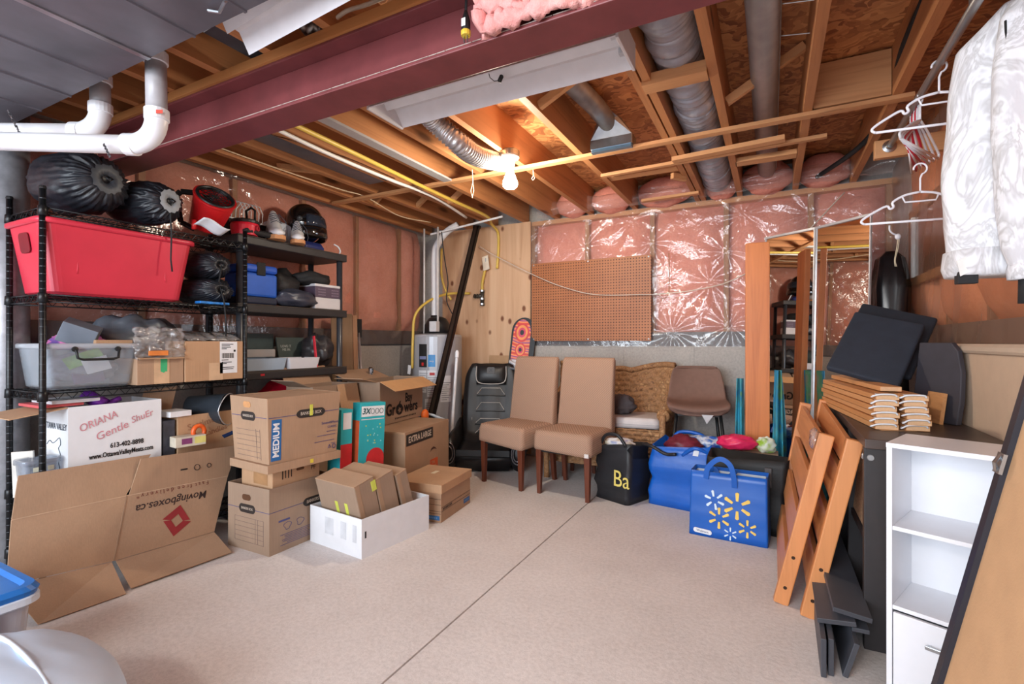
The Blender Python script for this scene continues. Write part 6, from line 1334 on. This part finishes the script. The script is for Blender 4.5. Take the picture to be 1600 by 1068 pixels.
pine_frame('right half of the folded orange pine frame, nearer the dark shelf unit', (.132, 2.36, .0), (.292, 2.36, .735), (.13, 3.22, .0), (.265, 3.22, .80), ((.12, .30), (.38, .56), (.64, .82), (.86, .985)))
tag(MB().ball((.165, 2.52, .70), (.02, .05, .045), 16, 10, lambda d: 1+.3*nz(d.x*4, d.y*4, d.z*4)).build('hardware_bag', clear(haze=.15, k=2.2, bumpy=1.0), smooth=True), 'small clear bag of hardware taped to the pine frame', 'bag')
# charcoal boards on the floor
CH = plain((72, 74, 82), .5, var=.12, scale=8); CHE = plain((60, 60, 66), .6)
def charboard(label, p, q, w, th, up):
    t = thing('charcoal_board', label, 'board', p); 
    MB().bar(p, q, w, th, up).build('board_body', CH, t, bevel=.0015, world=True)
    d = (Vector(p)-Vector(q)).normalized()*.0012; MB().bar(Vector(p)+d, Vector(p), w-.004, th-.003, up).build('board_end', CHE, t, world=True); return t
charboard('leftmost charcoal board standing on edge on the floor below the pine frame', (.155, 1.95, .064), (.17, 2.85, .064), .016, .128, (0, 0, 1))
charboard('second charcoal board on edge, touching the leftmost one', (.178, 1.97, .062), (.193, 2.85, .062), .016, .124, (0, 0, 1))
charboard('charcoal board on edge tilting right beside the white bookcase', (.235, 1.98, .062), (.235, 2.80, .062), .016, .124, (.28, 0, 1))
charboard('charcoal board lying across the three standing charcoal boards', (.20, 2.04, .150), (.21, 2.95, .150), .115, .016, (-.12, 0, 1))
charboard('upper charcoal board resting on the crosswise stack', (.248, 2.06, .178), (.235, 2.95, .20), .115, .016, (.14, 0, 1))
charboard('lowest charcoal board close beside the dark shelf unit', (.272, 2.06, .13), (.262, 2.90, .13), .05, .014, (0, 0, 1))
# basement window in the right wall
wn = struct(bpy.data.objects.new('window_1', None)); link(wn); wn.location = (XR-.03, 3.52, 1.70)
FRW = wood((150, 106, 66), (118, 78, 46), 'Y'); FRV = plain((222, 220, 216), .4)
GLS = clear(tint=(.72, .66, .60), haze=.25, hcol=(110, 76, 54), rough=.05, k=1.6)
MB().box((0, -.42, -.235), (.03, .42, -.185)).build('window_sill', FRW, wn, bevel=.003); MB().box((0, -.42, .185), (.03, .42, .235)).build('window_head', FRW, wn, bevel=.003)
for y in (-.42, .37): MB().box((.0, y, -.185), (.03, y+.05, .185)).build('window_jamb', FRW, wn)
for y in (.345, .322): MB().box((-.004, y, -.185), (.02, y+.009, .185)).build('sash_bar', FRV, wn)
MB().box((.012, -.37, -.185), (.016, .37, .185)).build('window_pane', GLS, wn)
MB().box((.022, -.37, -.185), (.028, .37, .185)).build('window_backing', plain((96, 66, 48), .5, var=.4), wn)
# closet rod
rod = thing('closet_rod', 'grey metal closet rod hung under the joists at the right wall', 'rod', (.525, 1.2, 2.10))
MB().tube([(0, 0, 0), (0, 1.87, 0)], .014, 16).build('rod_tube', plain((150, 148, 148), .35, .7), rod, smooth=True)
MB().lathe([(0, .0), (.028, .0), (.030, .006), (.018, .012), (.016, .03), (0, .03)], 20, (0, 1.885, 0), (0, -1, 0)).build('end_flange', STEEL, rod)
MB().box((-.06, 1.886, -.05), (.26, 1.925, .04)).build('support_block', STRAP, rod, bevel=.003)
MB().tube([(.0, .74, .0), (.0, .74, .2)], .004, 6).build('hanger_wire', STEEL, rod)
tag(MB().tube([(.57, 1.86, 2.13), (.575, 1.86, 2.17)], .018, 10).build('yellow_connector', plain((206, 190, 60), .4)), 'small yellow and white connector above the jacket on the rod', 'connector')
# plastic hangers
HW = plain((232, 230, 236), .35, var=.02)
def hanger(label, y, rz, mat, z=2.114, fancy=False, s=1.0, tilt=0, parts=True):
    t = thing('coat_hanger', label, 'hanger', (.525, y, z), (tilt, 0, rz))
    hook = [(.0, 0, -.115)]+[(0, 0, -.09), (0, 0, -.06)]+[(.022*math.sin(a)*1.0, 0, -.022+.022*math.cos(a)*1.0) for a in [math.radians(d) for d in range(165, -100, -20)]]
    MB().tube(hook, .0035, 8).build('hook', mat, t, smooth=True)
    w = .19*s
    if fancy: arm = [(0, 0, -.113), (.05, 0, -.122), (.09, 0, -.145), (.088, 0, -.165), (.10, 0, -.172), (.112, 0, -.160), (.155, 0, -.182), (w, 0, -.205), (w+.008, 0, -.218), (w-.004, 0, -.228)]
    else: arm = [(0, 0, -.113), (.06, 0, -.135), (.13, 0, -.170), (w-.01, 0, -.198), (w+.005, 0, -.212), (w-.004, 0, -.226)]
    m = MB().tube(bez(arm, 4), .0048, 8); m.tube(bez([(-x, y_, z_) for x, y_, z_ in arm], 4), .0048, 8); m.tube([(w-.004, 0, -.227), (-w+.004, 0, -.227)], .0048, 8)
    m.build('hanger_frame', mat, t, smooth=True)
    if fancy: MB().tube([(-.06, 0, -.125), (-.05, 0, -.15), (.05, 0, -.15), (.06, 0, -.125)], .0035, 8).build('inner_bar', mat, t, smooth=True)
    return t
hanger('white plastic hanger with notched shoulders, nearest the camera on the closet rod', 2.25, .10, HW, fancy=True)
cols = [(226, 226, 230), (222, 220, 226), (214, 212, 220), (196, 40, 60), (230, 230, 234), (190, 30, 54), (226, 224, 228)]
labs = ['white hanger, first of the bunched hangers on the rod', 'white hanger, second of the bunched hangers on the rod', 'greyish white hanger, third of the bunched hangers on the rod', 'red hanger nearer the camera among the bunched white hangers', 'white hanger between the two red hangers', 'red hanger farther back among the bunched white hangers', 'white hanger at the far end of the bunched hangers']
for k, c_ in enumerate(cols): hanger(labs[k], 2.50+.026*k, 1.05+.05*k, plain(c_, .35, var=.02))
hanger('low white plastic hanger hooked below the bunched hangers', 2.50, .12, HW, z=1.83, fancy=True, s=1.0)
hk = thing('white_hook', 'white plastic hook with a dangling cord in front of the window', 'hook', (0.639, 3.607, 1.801))
hk.rotation_euler = (0, 0, .5)
MB().tube(bez([(-.03, 0, .0), (-.028, 0, -.03), (-.005, 0, -.05), (.03, 0, -.058)], 5), .005, 8).build('hook_body', HW, hk, smooth=True)
MB().ball((.02, 0, -.065), (.018, .012, .018), 12, 8).build('hook_knob', HW, hk, smooth=True)
for dx in (0, .008): MB().tube(bez([(.02+dx, 0, -.07), (.016+dx, .004, -.13), (.0+dx*.5, 0, -.2), (.004+dx, 0, -.24)], 5), .0025, 6).build('cord', plain((216, 200, 170), .7), hk, smooth=True)
# jacket
jk = thing('white_jacket', 'white camouflage winter jacket hanging on the closet rod at the right edge', 'jacket', (.635, 1.93, 2.09), (0, 0, math.radians(6)))
jk.scale = (.72, .9, 1)
JT = NT('jacket_cloth'); w_ = JT.noise(JT.mapping((1, 1, .6)), 7, 3, .6, 2.2)
JT.col(JT.ramp(w_, [(.38, lin((224, 224, 228))), (.46, lin((190, 188, 190))), (.53, lin((228, 228, 232))), (.62, lin((202, 200, 204)))])); JT.bump(JT.noise(JT.mapping((1, 1, .5)), 22, 3, .6), .5, .012); JKT = JT.set(.7)
def cloth(name, secs, seed, parent, mat=JKT, n=40, folds=.018):
    """secs: (cx, cy, z, rx, ry)"""
    secs = [Vector(s + (0,))[:5] if False else s for s in secs]; R = []; N = 34
    for i in range(N+1):
        s = i/N*(len(secs)-1); k = min(int(s), len(secs)-2); t = s-k; t = t*t*(3-2*t)*.5+t*.5
        cx, cy, z, rx, ry = [a*(1-t)+b*t for a, b in zip(secs[k], secs[k+1])]
        R.append([Vector((cx+rx*math.cos(a)*(1+folds*4*nz(math.cos(a)*2.2+seed, math.sin(a)*2.2, z*7)), cy+ry*math.sin(a)*(1+folds*7*nz(math.cos(a)*2.6, math.sin(a)*2.6+seed, z*8)+folds*2.2*math.sin(5*a+seed+z*6)), z+.006*nz(a, z*9, seed))) for a in [2*PI*j/n for j in range(n)]])
    return MB().rings(R).build(name, mat, parent, smooth=True)
cloth('jacket_body', [(.0, .02, .01, .05, .03), (.02, .02, -.03, .12, .055), (.0, .03, -.10, .19, .075), (-.02, .03, -.25, .20, .085), (-.03, .03, -.45, .205, .09), (-.035, .03, -.62, .20, .09), (-.035, .03, -.70, .19, .085), (-.035, .03, -.755, .17, .075)], 1.3, jk)
cloth('sleeve', [(-.03, -.05, -.02, .035, .03), (-.045, -.075, -.07, .062, .045), (-.06, -.09, -.2, .075, .055), (-.065, -.10, -.4, .078, .058), (-.06, -.105, -.6, .074, .055), (-.05, -.105, -.72, .066, .05), (-.045, -.105, -.765, .052, .042)], 4.2, jk)
cloth('sleeve', [(.12, -.03, -.05, .05, .035), (.16, -.05, -.12, .07, .05), (.19, -.06, -.3, .08, .055), (.20, -.07, -.5, .08, .055), (.20, -.07, -.68, .066, .05)], 7.7, jk)
cloth('collar', [(.12, -.02, -.13, .09, .06), (.13, -.03, -.05, .11, .075), (.12, -.02, .01, .09, .065), (.10, 0, .03, .05, .04)], 2.2, jk, n=30)
cf = MB().rings([rr(.105, .08, .035, 4, -.045, -.105, -.80), rr(.11, .085, .037, 4, -.045, -.105, -.775), rr(.10, .08, .035, 4, -.045, -.105, -.755)]).build('cuff', JKT, jk, smooth=True)
MB().rings([rr(.075, .05, .02, 4, -.030, -.105, -.865), rr(.068, .05, .02, 4, -.032, -.105, -.80), rr(.06, .04, .02, 4, -.03, -.105, -.775)]).build('inner_cuff', BLACKMAT, jk, smooth=True)
MB().box((-.035, -.155, -.795), (.005, -.147, -.765)).build('cuff_tab', plain((40, 44, 56), .6), jk, bevel=.002)
MB().rings([rr(.38, .165, .07, 5, -.035, .03, -.775), rr(.40, .175, .075, 5, -.035, .03, -.75), rr(.385, .17, .07, 5, -.035, .03, -.70)]).build('hem_band', JKT, jk, smooth=True)
MB().box((-.215, -.03, -.80), (-.15, .0, -.765)).build('waist_tab', BLACKMAT, jk, bevel=.002)
MB().tube([(-.105, -.100, -.09), (-.108, -.110, -.15), (-.105, -.115, -.23)], .004, 6).build('black_zip', BLACK, jk)
tgp = MB().box((-.075, -.166, -.60), (-.04, -.164, -.50)).build('price_tag', plain((224, 220, 216), .6), jk)
MB().box((-.075, -.1668, -.515), (-.04, -.1662, -.50)).build('red_corner', plain((206, 50, 40), .5), tgp)
for k in range(4): MB().box((-.07, -.1668, -.545-.012*k), (-.046, -.1662, -.541-.012*k)).build('tag_print', INKBLACK, tgp)
MB().tube(bez([(-.06, -.164, -.50), (-.075, -.167, -.46), (-.05, -.167, -.43), (-.03, -.165, -.41)], 5), .0018, 6).build('tag_string', BLACK, tgp)
MB().box((-.032, -.163, -.59), (-.010, -.160, -.40)).build('pocket_flap', JKT, jk, bevel=.002)
MB().box((.165, -.128, -.66), (.21, -.122, -.61)).build('sleeve_badge', plain((40, 46, 58), .6), jk, bevel=.002); MB().lathe([(0, .001), (.009, .001), (.009, 0)], 12, (.19, -.128, -.635), (0, -1, 0)).build('badge_emblem', plain((150, 146, 110), .5), jk)
MB().slab((-.215, -.045, -.78), (.03, 0, .012), (-.012, 0, .045), .002).build('swing_tag', plain((226, 224, 220), .6), jk)


# ================================================================ repeats share a group
GROUPS = {'dining_chair': 'beige slipcovered dining chairs', 'bed_slat': 'pine bed slats bundled on the dark shelf unit', 'coat_hanger': 'plastic hangers on the closet rod', 'charcoal_board': 'charcoal boards on the floor by the bookcase',
          'leaning_carton': 'brown cartons leaning in the white tray', 'drawstring_sack': 'black drawstring sacks on the wire rack', 'seat_pad': 'dark navy pads on the slat bundles', 'seat_cushion': 'white cushions on the wicker seat',
          'nappy_carton': 'teal printed cartons', 'sneaker': 'pale child sneakers on the plastic rack', 'shop_light': 'white shop lights under the joists', 'drain_pipe': 'white drain pipes at the upper left', 'moving_carton': 'brown moving cartons in the leaning stack',
          'folding_pine_frame': 'halves of the folded pine frame', 'pipe_strap': 'metal hanger straps on the drain pipes', 'black_tote': 'black tote bags on the floor', 'beach_towel': 'teal beach towels by the pine plank', 'open_carton': 'open cartons behind the stack',
          'shallow_tray': 'shallow trays on the plastic rack', 'duffel_bag': 'soft bags on the plastic rack', 'pull_string': 'pull strings under the joists', 'joist_bay_duct': 'ducts between the joists', 'cardboard_box': 'plain cartons on and beside the racks', 'book': 'thin books on the white carton'}
for o in S.objects:
    k = o.name.split('.')[0]
    if o.parent is None and k in GROUPS and o.get('category'): o['group'] = GROUPS[k]
